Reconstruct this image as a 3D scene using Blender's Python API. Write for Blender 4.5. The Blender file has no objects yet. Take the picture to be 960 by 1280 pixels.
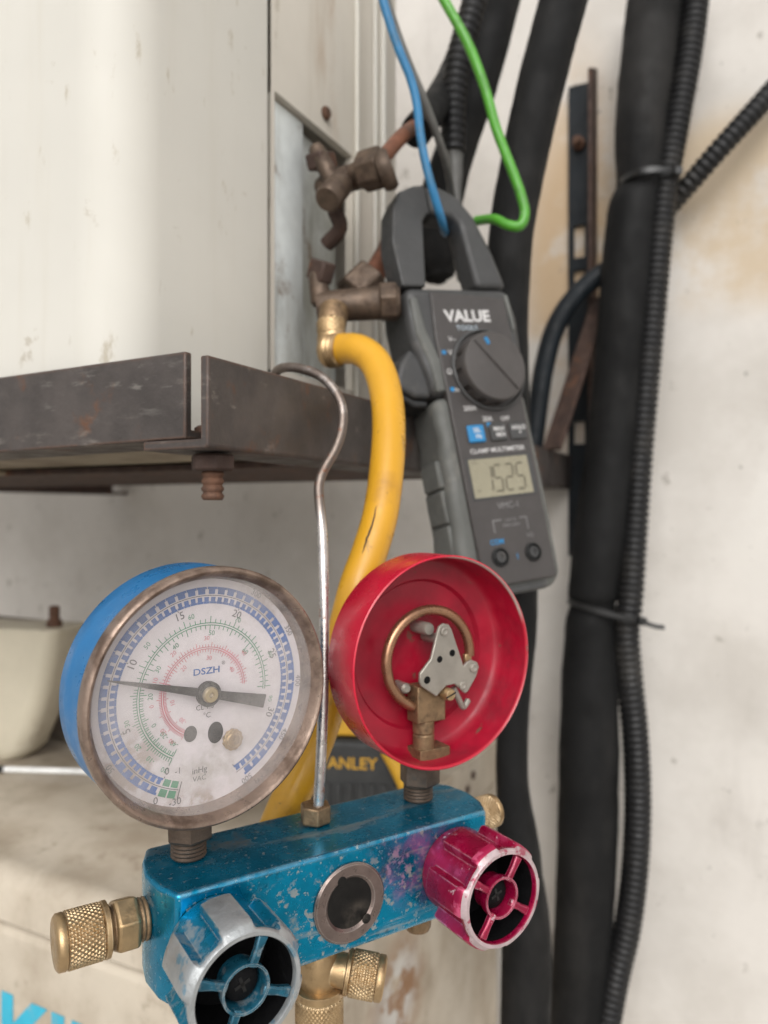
import bpy, math, random
from mathutils import Matrix, Vector, Quaternion
random.seed(7)
SC = bpy.context.scene
COL = SC.collection
R = math.radians
ZC = 1.2                      # eye height of the photographer
FPX = 961.0                   # focal length of the phone in pixels of a 960x1280 frame

# ------------------------------------------------------------------ camera
cam_d = bpy.data.cameras.new('camera')
cam = bpy.data.objects.new('camera', cam_d)
COL.objects.link(cam)
cam.location = (0, 0, ZC)
cam.rotation_euler = (R(90), 0, 0)
cam_d.sensor_width = 36
cam_d.sensor_height = 36
cam_d.sensor_fit = 'AUTO'
cam_d.lens = FPX / 1280 * 36
cam_d.clip_start = 0.01
cam_d.clip_end = 400
cam_d.dof.use_dof = True
cam_d.dof.focus_distance = 0.212
cam_d.dof.aperture_fstop = cam_d.lens / 1000 / 0.0023
SC.camera = cam

# ------------------------------------------------------------------ sky, sun, exposure
SUN_EL, SUN_AZ = 36.0, 184.0      # azimuth clockwise from +Y: behind the photographer, to the left
w = bpy.data.worlds.new('World')
SC.world = w
w.use_nodes = True
nt = w.node_tree
bg = nt.nodes['Background']
sky = nt.nodes.new('ShaderNodeTexSky')
sky.sky_type = 'NISHITA'
sky.sun_disc = False
sky.sun_elevation = R(SUN_EL)
sky.sun_rotation = R(SUN_AZ)
sky.dust_density = 4
sky.air_density = 1.0
hs = nt.nodes.new('ShaderNodeHueSaturation')
hs.inputs['Saturation'].default_value = 0.12
nt.links.new(sky.outputs[0], hs.inputs['Color'])
nt.links.new(hs.outputs[0], bg.inputs[0])
bg.inputs[1].default_value = 0.15
sd = bpy.data.lights.new('sun', 'SUN')
sd.energy = 0.6
sd.angle = R(60)
sd.color = (1.0, 0.965, 0.92)
so = bpy.data.objects.new('sun', sd)
COL.objects.link(so)
az = R(SUN_AZ)
dirv = Vector((math.sin(az) * math.cos(R(SUN_EL)), math.cos(az) * math.cos(R(SUN_EL)), math.sin(R(SUN_EL))))
so.rotation_euler = dirv.to_track_quat('Z', 'Y').to_euler()
so.location = (0, 0, 5)
SC.view_settings.view_transform = 'Standard'
SC.view_settings.look = 'None'
SC.view_settings.gamma = 1
SC.view_settings.exposure = 0.34
SC.view_settings.use_curve_mapping = False
try:
    SC.cycles.use_denoising = True
    SC.cycles.max_bounces = 8
except Exception:
    pass

# ------------------------------------------------------------------ frames
YAW = R(27)
CA, SA = math.cos(YAW), math.sin(YAW)
WALLM = Matrix.Translation((0, 0, ZC)) @ Matrix.Rotation(-YAW, 4, 'Z')   # (along wall, into wall, up) -> world


def at(u, v, d):
    """the point of the place seen at photo pixel (u, v), d metres ahead"""
    return Vector(((u - 480) / FPX * d, d, ZC - (v - 640) / FPX * d))


# ------------------------------------------------------------------ materials
def lin(c):
    return tuple((x / 255 / 12.92 if x / 255 <= 0.04045 else ((x / 255 + 0.055) / 1.055) ** 2.4) for x in c)


def mat(name, col, rough=0.5, metal=0.0, var=0.12, vscale=40, bump=0.0, bscale=300, dirt=(), edge=None, spec=0.5,
        rvar=0.12, aniso=None, coat=0.0):
    m = bpy.data.materials.new(name)
    m.use_nodes = True
    t = m.node_tree
    N, L = t.nodes, t.links
    b = N['Principled BSDF']
    tc = N.new('ShaderNodeTexCoord')
    co = tc.outputs['Object']

    def noise(scale, detail=5, rough_=0.6, stretch=None, off=0.0):
        n = N.new('ShaderNodeTexNoise')
        n.inputs['Scale'].default_value = scale
        n.inputs['Detail'].default_value = detail
        n.inputs['Roughness'].default_value = rough_
        mp = N.new('ShaderNodeMapping')
        mp.inputs['Location'].default_value = (off, off * 1.7, -off)
        if stretch:
            mp.inputs['Scale'].default_value = stretch
        L.new(co, mp.inputs[0])
        L.new(mp.outputs[0], n.inputs['Vector'])
        return n.outputs['Fac']

    def ramp(src, lo, hi, a=0.0, b_=1.0):
        r = N.new('ShaderNodeMapRange')
        r.interpolation_type = 'SMOOTHSTEP'
        r.inputs[1].default_value = lo
        r.inputs[2].default_value = hi
        r.inputs[3].default_value = a
        r.inputs[4].default_value = b_
        L.new(src, r.inputs[0])
        return r.outputs[0]

    def mul(a, b_):
        n = N.new('ShaderNodeMath')
        n.operation = 'MULTIPLY'
        L.new(a, n.inputs[0])
        if isinstance(b_, (int, float)):
            n.inputs[1].default_value = b_
        else:
            L.new(b_, n.inputs[1])
        return n.outputs[0]

    def mix(fac, a, b_):
        n = N.new('ShaderNodeMix')
        n.data_type = 'RGBA'
        if isinstance(fac, (int, float)):
            n.inputs[0].default_value = fac
        else:
            L.new(fac, n.inputs[0])
        for i, x in ((6, a), (7, b_)):
            if isinstance(x, tuple):
                n.inputs[i].default_value = (*x, 1)
            else:
                L.new(x, n.inputs[i])
        return n.outputs[2]

    f = noise(vscale)
    c0 = tuple(x * (1 - var) for x in col)
    c1 = tuple(min(1, x * (1 + var)) for x in col)
    c = mix(ramp(f, 0.3, 0.7), c0, c1)
    rsock = ramp(noise(vscale * 2.3, off=3.1), 0.3, 0.7, max(0.02, rough - rvar), min(1, rough + rvar))
    for i, d in enumerate(dirt):
        k = ramp(noise(d['s'], d.get('det', 6), d.get('nr', 0.65), d.get('st'), off=d.get('off', 1.3 * i + 0.7)), d['lo'], d['hi'])
        k = mul(k, d.get('amt', 1.0))
        if 'cen' in d:
            vm = N.new('ShaderNodeVectorMath')
            vm.operation = 'SUBTRACT'
            L.new(co, vm.inputs[0])
            vm.inputs[1].default_value = d['cen']
            v2 = N.new('ShaderNodeVectorMath')
            v2.operation = 'DIVIDE'
            L.new(vm.outputs[0], v2.inputs[0])
            rr = d['rad']
            v2.inputs[1].default_value = rr if isinstance(rr, tuple) else (rr, rr, rr)
            v3 = N.new('ShaderNodeVectorMath')
            v3.operation = 'LENGTH'
            L.new(v2.outputs[0], v3.inputs[0])
            k = mul(k, ramp(v3.outputs['Value'], d.get('in', 0.3), 1.0, 1.0, 0.0))
        c = mix(k, c, tuple(d['c']))
        if 'r' in d:
            n = N.new('ShaderNodeMix')
            L.new(k, n.inputs[0])
            L.new(rsock, n.inputs[2])
            n.inputs[3].default_value = d['r']
            rsock = n.outputs[0]
    if edge:
        bv = N.new('ShaderNodeBevel')
        bv.samples = 4
        bv.inputs['Radius'].default_value = edge['w']
        ge = N.new('ShaderNodeNewGeometry')
        dp = N.new('ShaderNodeVectorMath')
        dp.operation = 'DOT_PRODUCT'
        L.new(bv.outputs[0], dp.inputs[0])
        L.new(ge.outputs['Normal'], dp.inputs[1])
        k = ramp(dp.outputs['Value'], 0.995, 0.90)
        k = mul(k, ramp(noise(edge.get('s', 250), off=5.5), 0.32, 0.55))
        c = mix(k, c, tuple(edge['c']))
    L.new(c, b.inputs['Base Color'])
    L.new(rsock, b.inputs['Roughness'])
    b.inputs['Metallic'].default_value = metal
    b.inputs['Specular IOR Level'].default_value = spec
    b.inputs['Coat Weight'].default_value = coat
    if bump:
        bn = N.new('ShaderNodeBump')
        bn.inputs['Strength'].default_value = bump
        bn.inputs['Distance'].default_value = 0.001
        L.new(noise(bscale, 8, 0.65, off=9.0), bn.inputs['Height'])
        L.new(bn.outputs[0], b.inputs['Normal'])
    return m


RUST = (0.10, 0.040, 0.018)
GREY = (0.03, 0.028, 0.025)
M = {}
M['wall'] = mat('white_wall_paint', (0.57, 0.54, 0.50), 0.85, var=0.06, vscale=5, bump=0.5, bscale=70, dirt=[
    dict(c=(0.44, 0.41, 0.37), s=6, lo=0.42, hi=0.66, amt=0.65),
    dict(c=(0.33, 0.30, 0.27), s=16, lo=0.54, hi=0.80, amt=0.4, st=(1, 1, 0.35)),
    dict(c=(0.46, 0.35, 0.22), s=9, lo=0.34, hi=0.56, amt=0.75, cen=(-0.02, 0, 1.45), rad=(0.15, 1, 0.10), **{'in': 0.6}),
    dict(c=(0.44, 0.30, 0.16), s=14, lo=0.38, hi=0.58, amt=0.8, cen=(-0.165, 0, 1.43), rad=(0.07, 1, 0.24)),
    dict(c=(0.62, 0.60, 0.56), s=11, lo=0.45, hi=0.55, amt=0.6, cen=(0.10, 0, 1.22), rad=(0.20, 1, 0.16)),
    dict(c=(0.15, 0.13, 0.11), s=120, lo=0.66, hi=0.72, amt=0.75),
    dict(c=(0.22, 0.19, 0.16), s=48, lo=0.64, hi=0.70, amt=0.7, st=(1, 1, 0.7)),
    dict(c=(0.14, 0.12, 0.10), s=90, lo=0.58, hi=0.64, amt=0.8, cen=(0.06, 0, 0.93), rad=(0.10, 1, 0.06))])
M['ground'] = mat('concrete_ground', (0.42, 0.40, 0.37), 0.9, var=0.15, vscale=3, bump=0.3, bscale=40)
CREAM = (0.62, 0.575, 0.49)
M['cream'] = mat('cream_enamel', (0.545, 0.525, 0.475), 0.62, spec=0.25, var=0.04, vscale=7, dirt=[
    dict(c=(0.30, 0.25, 0.18), s=70, lo=0.66, hi=0.75, amt=0.5),
    dict(c=(0.45, 0.41, 0.33), s=34, lo=0.46, hi=0.75, amt=0.5, st=(1, 1, 0.06)),
    dict(c=(0.34, 0.29, 0.21), s=85, lo=0.62, hi=0.72, amt=0.7, st=(1, 1, 0.35)),
    dict(c=(0.28, 0.21, 0.13), s=260, lo=0.72, hi=0.78, amt=0.7)])
M['side'] = mat('weathered_side_enamel', (0.56, 0.52, 0.455), 0.5, var=0.06, vscale=8, dirt=[
    dict(c=(0.30, 0.25, 0.18), s=70, lo=0.66, hi=0.75, amt=0.5),
    dict(c=(0.38, 0.34, 0.27), s=34, lo=0.44, hi=0.75, amt=0.5, st=(1, 1, 0.06)),
    dict(c=(0.32, 0.27, 0.20), s=85, lo=0.62, hi=0.72, amt=0.6, st=(1, 1, 0.35)),
    dict(c=(0.30, 0.17, 0.08), s=24, lo=0.45, hi=0.62, amt=0.75, cen=(0.212, 0.155, 0.215), rad=(0.2, 0.035, 0.06), st=(1, 1, 0.25)),
    dict(c=(0.18, 0.14, 0.10), s=260, lo=0.73, hi=0.78, amt=0.7)])
M['cream_low'] = mat('dirty_cream_enamel', (0.50, 0.44, 0.355), 0.5, var=0.06, vscale=9, bump=0.06, bscale=90, dirt=[
    dict(c=(0.27, 0.21, 0.145), s=13, lo=0.34, hi=0.68, amt=0.7),
    dict(c=(0.20, 0.15, 0.10), s=60, lo=0.58, hi=0.75, amt=0.6),
    dict(c=(0.22, 0.10, 0.035), s=30, lo=0.34, hi=0.52, amt=0.9, cen=(0.0, 0.165, 0.572), rad=(0.2, 0.06, 0.055)),
    dict(c=(0.52, 0.51, 0.48), s=38, lo=0.44, hi=0.50, amt=0.9, cen=(0.0, 0.165, 0.575), rad=(0.2, 0.045, 0.04)),
    dict(c=(0.25, 0.20, 0.14), s=22, lo=0.50, hi=0.72, amt=0.5, st=(1, 1, 0.2)),
    dict(c=(0.12, 0.09, 0.07), s=300, lo=0.70, hi=0.76, amt=0.8)])
M['underpan'] = mat('dirty_base_pan', (0.24, 0.20, 0.14), 0.75, var=0.2, vscale=14, bump=0.2, bscale=90, dirt=[
    dict(c=(0.10, 0.06, 0.035), s=22, lo=0.45, hi=0.7, amt=0.8)])
M['galv'] = mat('galvanised_plate', (0.78, 0.82, 0.81), 0.42, metal=0.0, var=0.12, vscale=35, bump=0.12, bscale=120, dirt=[
    dict(c=(0.62, 0.63, 0.60), s=25, lo=0.5, hi=0.62, amt=0.7, r=0.8, st=(1, 1, 0.3)),
    dict(c=(0.20, 0.19, 0.14), s=14, lo=0.46, hi=0.7, amt=0.8, r=0.8, st=(1, 1, 0.35)),
    dict(c=(0.16, 0.08, 0.03), s=35, lo=0.56, hi=0.7, amt=0.8, r=0.85)])
M['steel'] = mat('dark_painted_steel', (0.062, 0.052, 0.047), 0.55, metal=0.25, var=0.25, vscale=40, bump=0.25, bscale=500, dirt=[
    dict(c=(0.25, 0.22, 0.19), s=60, lo=0.60, hi=0.72, amt=0.5, st=(0.4, 1, 1.6)),
    dict(c=(0.30, 0.28, 0.25), s=190, lo=0.56, hi=0.68, amt=0.38, cen=(-0.045, 0, 0.022), rad=(0.07, 0.02, 0.014), st=(0.3, 1, 1.2)),
    dict(c=(0.14, 0.06, 0.028), s=55, lo=0.56, hi=0.7, amt=0.75, r=0.8)],
    edge=dict(w=0.0016, c=(0.13, 0.065, 0.04), s=120))
M['rust'] = mat('rusty_iron', (0.12, 0.060, 0.036), 0.8, metal=0.2, var=0.35, vscale=140, bump=0.5, bscale=700, dirt=[
    dict(c=(0.05, 0.028, 0.02), s=130, lo=0.5, hi=0.7, amt=0.8)])
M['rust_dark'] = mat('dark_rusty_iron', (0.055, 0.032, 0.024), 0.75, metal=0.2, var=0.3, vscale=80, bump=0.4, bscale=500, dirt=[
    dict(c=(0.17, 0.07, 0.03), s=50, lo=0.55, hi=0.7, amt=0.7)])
M['navy'] = mat('dark_slate_paint', (0.006, 0.009, 0.012), 0.55, var=0.2, vscale=50, bump=0.1, spec=0.25)
M['bronze'] = mat('dirty_bronze', (0.10, 0.070, 0.050), 0.5, metal=0.55, var=0.3, vscale=130, bump=0.35, bscale=500, dirt=[
    dict(c=(0.055, 0.035, 0.025), s=110, lo=0.48, hi=0.68, amt=0.85, r=0.85)])
M['copper'] = mat('tarnished_copper', (0.24, 0.10, 0.06), 0.5, metal=0.6, var=0.25, vscale=80, dirt=[
    dict(c=(0.07, 0.045, 0.035), s=50, lo=0.45, hi=0.65, amt=0.8)])
M['brass'] = mat('worn_brass', (0.42, 0.29, 0.155), 0.40, metal=0.8, var=0.12, vscale=160, bump=0.12, bscale=900, dirt=[
    dict(c=(0.16, 0.095, 0.04), s=180, lo=0.52, hi=0.72, amt=0.75, r=0.6)],
    edge=dict(w=0.0006, c=(0.62, 0.48, 0.30), s=500))
M['brass_dirty'] = mat('tarnished_brass', (0.22, 0.145, 0.08), 0.5, metal=0.65, var=0.2, vscale=200, bump=0.25, bscale=900, dirt=[
    dict(c=(0.07, 0.045, 0.028), s=200, lo=0.48, hi=0.68, amt=0.85, r=0.75)])
M['rubber'] = mat('black_foam_insulation', (0.008, 0.008, 0.008), 0.7, var=0.3, vscale=20, bump=0.5, bscale=90, spec=0.16, dirt=[
    dict(c=(0.045, 0.042, 0.039), s=13, lo=0.48, hi=0.72, amt=0.4, st=(1, 1, 0.35))])
M['conduit'] = mat('black_corrugated_plastic', (0.009, 0.009, 0.0095), 0.45, var=0.2, vscale=30, spec=0.28, dirt=[
    dict(c=(0.06, 0.055, 0.048), s=25, lo=0.48, hi=0.72, amt=0.35)])
M['tie'] = mat('black_nylon', (0.012, 0.012, 0.012), 0.4)
M['hose'] = mat('yellow_hose_rubber', (0.56, 0.285, 0.015), 0.38, var=0.06, vscale=25, bump=0.05, bscale=500, dirt=[
    dict(c=(0.30, 0.14, 0.02), s=40, lo=0.52, hi=0.76, amt=0.6), dict(c=(0.16, 0.085, 0.02), s=150, lo=0.60, hi=0.72, amt=0.6, st=(1, 1, 0.4)),
    dict(c=(0.07, 0.035, 0.01), s=350, lo=0.66, hi=0.74, amt=0.7)])
M['ink'] = mat('dark_ink', (0.03, 0.02, 0.012), 0.7, dirt=[])
M['bluewire'] = mat('blue_wire_insulation', (0.022, 0.16, 0.33), 0.42, var=0.1, vscale=80, dirt=[dict(c=(0.05, 0.06, 0.04), s=60, lo=0.50, hi=0.75, amt=0.55), dict(c=(0.30, 0.33, 0.28), s=140, lo=0.64, hi=0.72, amt=0.4)])
M['greenwire'] = mat('green_wire_insulation', (0.065, 0.27, 0.02), 0.4, var=0.1, vscale=80, dirt=[dict(c=(0.05, 0.06, 0.04), s=60, lo=0.50, hi=0.75, amt=0.55), dict(c=(0.30, 0.33, 0.28), s=140, lo=0.64, hi=0.72, amt=0.4)])
M['greywire'] = mat('grey_wire_insulation', (0.10, 0.098, 0.092), 0.5, var=0.15, vscale=80)
# gauge set
TEAL = (0.0, 0.205, 0.37)
M['block'] = mat('worn_blue_anodised', (0.0, 0.215, 0.375), 0.22, metal=0.78, var=0.22, vscale=60, bump=0.10, bscale=900, dirt=[
    dict(c=(0.27, 0.09, 0.30), s=160, lo=0.40, hi=0.62, amt=0.75, cen=(0.030, -0.0164, -0.012), rad=(0.022, 0.010, 0.016), r=0.45),  # purple hue spill from the red wheel painted into the block's blue
    dict(c=(0.45, 0.30, 0.44), s=300, lo=0.52, hi=0.60, amt=0.8, cen=(0.020, -0.0164, -0.010), rad=(0.016, 0.008, 0.013), r=0.5),
    dict(c=(0.33, 0.36, 0.35), s=95, lo=0.57, hi=0.66, amt=0.75, cen=(-0.013, -0.0164, -0.012), rad=(0.020, 0.008, 0.016), r=0.55),
    dict(c=(0.36, 0.37, 0.35), s=330, lo=0.56, hi=0.61, amt=0.85, cen=(-0.002, -0.0164, -0.018), rad=(0.050, 0.012, 0.018), **{'in': 0.5}, r=0.6),
    dict(c=(0.40, 0.42, 0.40), s=60, lo=0.56, hi=0.66, amt=0.55, st=(0.25, 1, 3), r=0.5),
    dict(c=(0.36, 0.37, 0.35), s=480, lo=0.60, hi=0.66, amt=0.8, r=0.6),
    dict(c=(0.32, 0.33, 0.31), s=170, lo=0.66, hi=0.71, amt=0.8, r=0.6),
    dict(c=(0.22, 0.20, 0.17), s=70, lo=0.47, hi=0.62, amt=0.8, cen=(-0.02, 0.010, 0.0), rad=(0.05, 0.012, 0.004), r=0.7),
    dict(c=(0.005, 0.03, 0.05), s=140, lo=0.58, hi=0.7, amt=0.6, r=0.5)],
    edge=dict(w=0.0015, c=(0.55, 0.62, 0.62), s=260))
M['case_blue'] = mat('blue_case_enamel', (0.006, 0.125, 0.31), 0.36, var=0.06, vscale=50, dirt=[
    dict(c=(0.02, 0.17, 0.37), s=90, lo=0.62, hi=0.72, amt=0.6),
    dict(c=(0.01, 0.06, 0.14), s=420, lo=0.69, hi=0.74, amt=0.7)])
M['case_red'] = mat('red_case_enamel', (0.46, 0.006, 0.028), 0.33, var=0.08, vscale=60, dirt=[
    dict(c=(0.22, 0.006, 0.016), s=60, lo=0.50, hi=0.8, amt=0.2),
    dict(c=(0.13, 0.05, 0.035), s=170, lo=0.69, hi=0.72, amt=0.85, r=0.7)])
M['rim_bare'] = mat('worn_red_rim', (0.40, 0.012, 0.03), 0.4, var=0.1, vscale=60, dirt=[
    dict(c=(0.34, 0.27, 0.24), s=90, lo=0.30, hi=0.45, amt=0.9, cen=(0.060, -0.013, 0.078), rad=(0.024, 0.03, 0.022), **{'in': 0.7}),
    dict(c=(0.14, 0.07, 0.05), s=200, lo=0.60, hi=0.66, amt=0.8)])
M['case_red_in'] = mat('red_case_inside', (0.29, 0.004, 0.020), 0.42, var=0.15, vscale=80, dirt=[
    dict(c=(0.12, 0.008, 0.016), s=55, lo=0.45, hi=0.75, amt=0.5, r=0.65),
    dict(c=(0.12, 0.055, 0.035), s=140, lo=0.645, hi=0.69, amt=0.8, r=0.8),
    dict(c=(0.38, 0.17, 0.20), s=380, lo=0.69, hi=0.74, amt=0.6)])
M['bezel'] = mat('rusty_bezel_steel', (0.26, 0.19, 0.15), 0.34, metal=0.6, var=0.2, vscale=90, bump=0.25, bscale=800, dirt=[
    dict(c=(0.075, 0.045, 0.03), s=75, lo=0.45, hi=0.66, amt=0.8, r=0.7),
    dict(c=(0.55, 0.50, 0.44), s=420, lo=0.71, hi=0.76, amt=0.7)])
M['dial'] = mat('dial_face', (0.63, 0.58, 0.60), 0.5, var=0.05, vscale=70, dirt=[
    dict(c=(0.36, 0.33, 0.29), s=60, lo=0.42, hi=0.66, amt=0.85, cen=(-0.0375, 0, 0.033), rad=(0.020, 0.04, 0.016)),
    dict(c=(0.24, 0.16, 0.10), s=150, lo=0.40, hi=0.62, amt=0.7, cen=(-0.063, 0, 0.033), rad=(0.016, 0.05, 0.016)),
    dict(c=(0.24, 0.16, 0.10), s=150, lo=0.42, hi=0.62, amt=0.7, cen=(-0.045, 0, 0.018), rad=(0.024, 0.05, 0.009)),
    dict(c=(0.30, 0.22, 0.17), s=130, lo=0.42, hi=0.64, amt=0.6, cen=(-0.022, 0, 0.074), rad=(0.014, 0.05, 0.012)),
    dict(c=(0.06, 0.05, 0.05), s=520, lo=0.735, hi=0.76, amt=0.9)])
M['pblue'] = mat('blue_print', (0.03, 0.105, 0.33), 0.55, var=0.15, vscale=300)
M['pgreen'] = mat('green_print', (0.03, 0.22, 0.11), 0.55, var=0.15, vscale=300)
M['pred'] = mat('red_print', (0.55, 0.15, 0.19), 0.55, var=0.15, vscale=300)
M['pblack'] = mat('black_print', (0.09, 0.085, 0.09), 0.55, var=0.15, vscale=300)
M['black'] = mat('black_enamel', (0.009, 0.009, 0.009), 0.45, spec=0.3)
M['black_in'] = mat('black_recess', (0.003, 0.003, 0.0035), 0.7, spec=0.15, var=0.3, vscale=300, dirt=[  # near-black for recess insides and the flat discs of holes
    dict(c=(0.07, 0.06, 0.05), s=700, lo=0.72, hi=0.78, amt=0.5)])
M['knob_silver'] = mat('worn_knob_metal', (0.37, 0.385, 0.39), 0.40, metal=0.65, var=0.12, vscale=140, bump=0.2, bscale=900, dirt=[
    dict(c=(0.0, 0.21, 0.36), s=170, lo=0.58, hi=0.70, amt=0.6, r=0.3),
    dict(c=(0.20, 0.17, 0.15), s=500, lo=0.64, hi=0.72, amt=0.6)])
M['knob_blue'] = mat('knob_blue_anodised', (0.0, 0.17, 0.29), 0.32, metal=0.6, var=0.2, vscale=140, dirt=[
    dict(c=(0.30, 0.33, 0.34), s=150, lo=0.48, hi=0.60, amt=0.8, r=0.5)],
    edge=dict(w=0.0006, c=(0.42, 0.45, 0.46), s=300))
M['spoke_blue'] = mat('spoke_blue_anodised', (0.012, 0.095, 0.15), 0.36, metal=0.5, var=0.3, vscale=300, dirt=[
    dict(c=(0.20, 0.24, 0.26), s=260, lo=0.52, hi=0.62, amt=0.7)], edge=dict(w=0.0005, c=(0.30, 0.36, 0.38), s=300))
M['knob_red'] = mat('knob_red_anodised', (0.27, 0.002, 0.036), 0.33, metal=0.4, var=0.25, vscale=120, bump=0.15, bscale=900, dirt=[
    dict(c=(0.45, 0.05, 0.13), s=130, lo=0.53, hi=0.62, amt=0.6),
    dict(c=(0.62, 0.47, 0.50), s=230, lo=0.63, hi=0.67, amt=0.85, r=0.6)],
    edge=dict(w=0.0008, c=(0.52, 0.22, 0.28), s=220))
M['knob_pink'] = mat('knob_red_worn', (0.33, 0.008, 0.055), 0.38, metal=0.3, var=0.2, vscale=150, dirt=[
    dict(c=(0.58, 0.10, 0.20), s=180, lo=0.50, hi=0.60, amt=0.75),
    dict(c=(0.60, 0.48, 0.50), s=260, lo=0.62, hi=0.67, amt=0.9, r=0.6)])
M['knob_rim'] = mat('knob_rim_bare', (0.46, 0.36, 0.37), 0.4, metal=0.4, var=0.15, vscale=200, dirt=[
    dict(c=(0.30, 0.012, 0.055), s=200, lo=0.50, hi=0.60, amt=0.85)])
M['sightglass'] = mat('grimy_sight_glass', (0.006, 0.0055, 0.005), 0.5, spec=0.2, var=0.4, vscale=200, dirt=[  # near-black base stands in for the dark of a recess, grime on top
    dict(c=(0.06, 0.05, 0.04), s=120, lo=0.42, hi=0.66, amt=0.8, cen=(0.004, -0.0164, -0.021), rad=(0.007, 0.01, 0.006), r=0.7),
    dict(c=(0.10, 0.09, 0.08), s=600, lo=0.66, hi=0.72, amt=0.6)])
M['sightring'] = mat('bronzed_ring', (0.17, 0.13, 0.115), 0.36, metal=0.7, var=0.15, vscale=200, edge=dict(w=0.0005, c=(0.4, 0.35, 0.32)))
M['tube_copper'] = mat('copper_tube', (0.36, 0.20, 0.12), 0.32, metal=0.85, var=0.15, vscale=120)
M['hubbrass'] = mat('pale_hub_brass', (0.42, 0.35, 0.25), 0.4, metal=0.6)
M['needle'] = mat('needle_enamel', (0.014, 0.013, 0.012), 0.5, spec=0.25, dirt=[dict(c=(0.10, 0.095, 0.085), s=300, lo=0.50, hi=0.70, amt=0.6)])
M['zinc'] = mat('zinc_plate', (0.29, 0.265, 0.23), 0.42, metal=0.5, var=0.1, vscale=150, dirt=[
    dict(c=(0.28, 0.25, 0.22), s=160, lo=0.55, hi=0.7, amt=0.5)])
M['hook'] = mat('hook_wire_steel', (0.55, 0.51, 0.48), 0.28, metal=0.9, var=0.2, vscale=120, bump=0.2, bscale=600, dirt=[
    dict(c=(0.15, 0.115, 0.095), s=60, lo=0.25, hi=0.5, amt=0.92, cen=(0.015, 0.03, 0.16), rad=0.072, r=0.45, **{'in': 0.75}),
    dict(c=(0.26, 0.09, 0.04), s=130, lo=0.58, hi=0.68, amt=0.8, r=0.8)])
# clamp meter
M['m_grip'] = mat('grey_rubber_grip', (0.092, 0.094, 0.087), 0.62, var=0.12, vscale=60, bump=0.1, bscale=700, dirt=[
    dict(c=(0.20, 0.19, 0.165), s=60, lo=0.55, hi=0.75, amt=0.5)])
M['m_dark'] = mat('dark_grey_plastic', (0.040, 0.040, 0.040), 0.55, var=0.1, vscale=60, bump=0.08, bscale=900, dirt=[
    dict(c=(0.12, 0.11, 0.10), s=70, lo=0.56, hi=0.75, amt=0.4)])
M['m_face'] = mat('charcoal_face_plate', (0.045, 0.040, 0.038), 0.5, var=0.08, vscale=60)
M['m_knob'] = mat('charcoal_dial_plastic', (0.053, 0.047, 0.044), 0.5, var=0.08, vscale=60)
M['m_white'] = mat('white_print', (0.48, 0.47, 0.46), 0.6)
M['m_faint'] = mat('faint_grey_print', (0.17, 0.165, 0.165), 0.6)
M['m_faintblue'] = mat('pale_blue_print', (0.30, 0.36, 0.40), 0.6)
M['m_blue'] = mat('blue_button_plastic', (0.015, 0.17, 0.37), 0.45)
M['m_lcd'] = mat('lcd_glass', (0.24, 0.22, 0.155), 0.3, var=0.04)
M['m_seg'] = mat('lcd_segment', (0.075, 0.066, 0.045), 0.4)
M['t_yellow'] = mat('yellow_tool_plastic', (0.58, 0.32, 0.025), 0.45, var=0.1, vscale=60)
M['t_black'] = mat('black_tool_rubber', (0.030, 0.031, 0.031), 0.6, var=0.15, vscale=60)
M['cyan'] = mat('cyan_logo_print', (0.03, 0.36, 0.50), 0.5, var=0.08, dirt=[
    dict(c=(0.35, 0.42, 0.42), s=70, lo=0.60, hi=0.68, amt=0.7), dict(c=(0.20, 0.26, 0.26), s=40, lo=0.52, hi=0.75, amt=0.5)])
M['tub'] = mat('cream_tub_plastic', (0.56, 0.51, 0.40), 0.42, var=0.06, vscale=18, dirt=[
    dict(c=(0.30, 0.23, 0.15), s=40, lo=0.55, hi=0.72, amt=0.5)])
M['shade_panel'] = mat('grey_brown_shade', (0.20, 0.165, 0.13), 0.8, var=0.2, vscale=25, bump=0.15, bscale=150, dirt=[  # brown tone of the shaded area behind the cover
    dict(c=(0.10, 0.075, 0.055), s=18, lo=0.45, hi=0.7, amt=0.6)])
M['whiterod'] = mat('white_rod', (0.72, 0.72, 0.70), 0.4)
# clear, slightly fogged lens
lens = bpy.data.materials.new('fogged_lens')
lens.use_nodes = True
_t = lens.node_tree
_t.nodes.clear()
_o = _t.nodes.new('ShaderNodeOutputMaterial')
_tr = _t.nodes.new('ShaderNodeBsdfTransparent')
_gl = _t.nodes.new('ShaderNodeBsdfGlossy')
_gl.inputs['Roughness'].default_value = 0.16
_df = _t.nodes.new('ShaderNodeBsdfDiffuse')
_df.inputs[0].default_value = (0.6, 0.56, 0.54, 1)
_m1 = _t.nodes.new('ShaderNodeMixShader')
_m2 = _t.nodes.new('ShaderNodeMixShader')
_m1.inputs[0].default_value = 0.035
_ns = _t.nodes.new('ShaderNodeTexNoise')
_ns.inputs['Scale'].default_value = 70
_ns.inputs['Detail'].default_value = 6
_tc = _t.nodes.new('ShaderNodeTexCoord')
_mr = _t.nodes.new('ShaderNodeMapRange')
_mr.inputs[1].default_value, _mr.inputs[2].default_value = 0.4, 0.75
_mr.inputs[3].default_value, _mr.inputs[4].default_value = 0.07, 0.24
_t.links.new(_tc.outputs['Object'], _ns.inputs['Vector'])
_t.links.new(_ns.outputs['Fac'], _mr.inputs[0])
_t.links.new(_mr.outputs[0], _m2.inputs[0])
_t.links.new(_tr.outputs[0], _m1.inputs[1])
_t.links.new(_gl.outputs[0], _m1.inputs[2])
_t.links.new(_m1.outputs[0], _m2.inputs[1])
_t.links.new(_df.outputs[0], _m2.inputs[2])
_t.links.new(_m2.outputs[0], _o.inputs[0])
M['lens'] = lens


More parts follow.
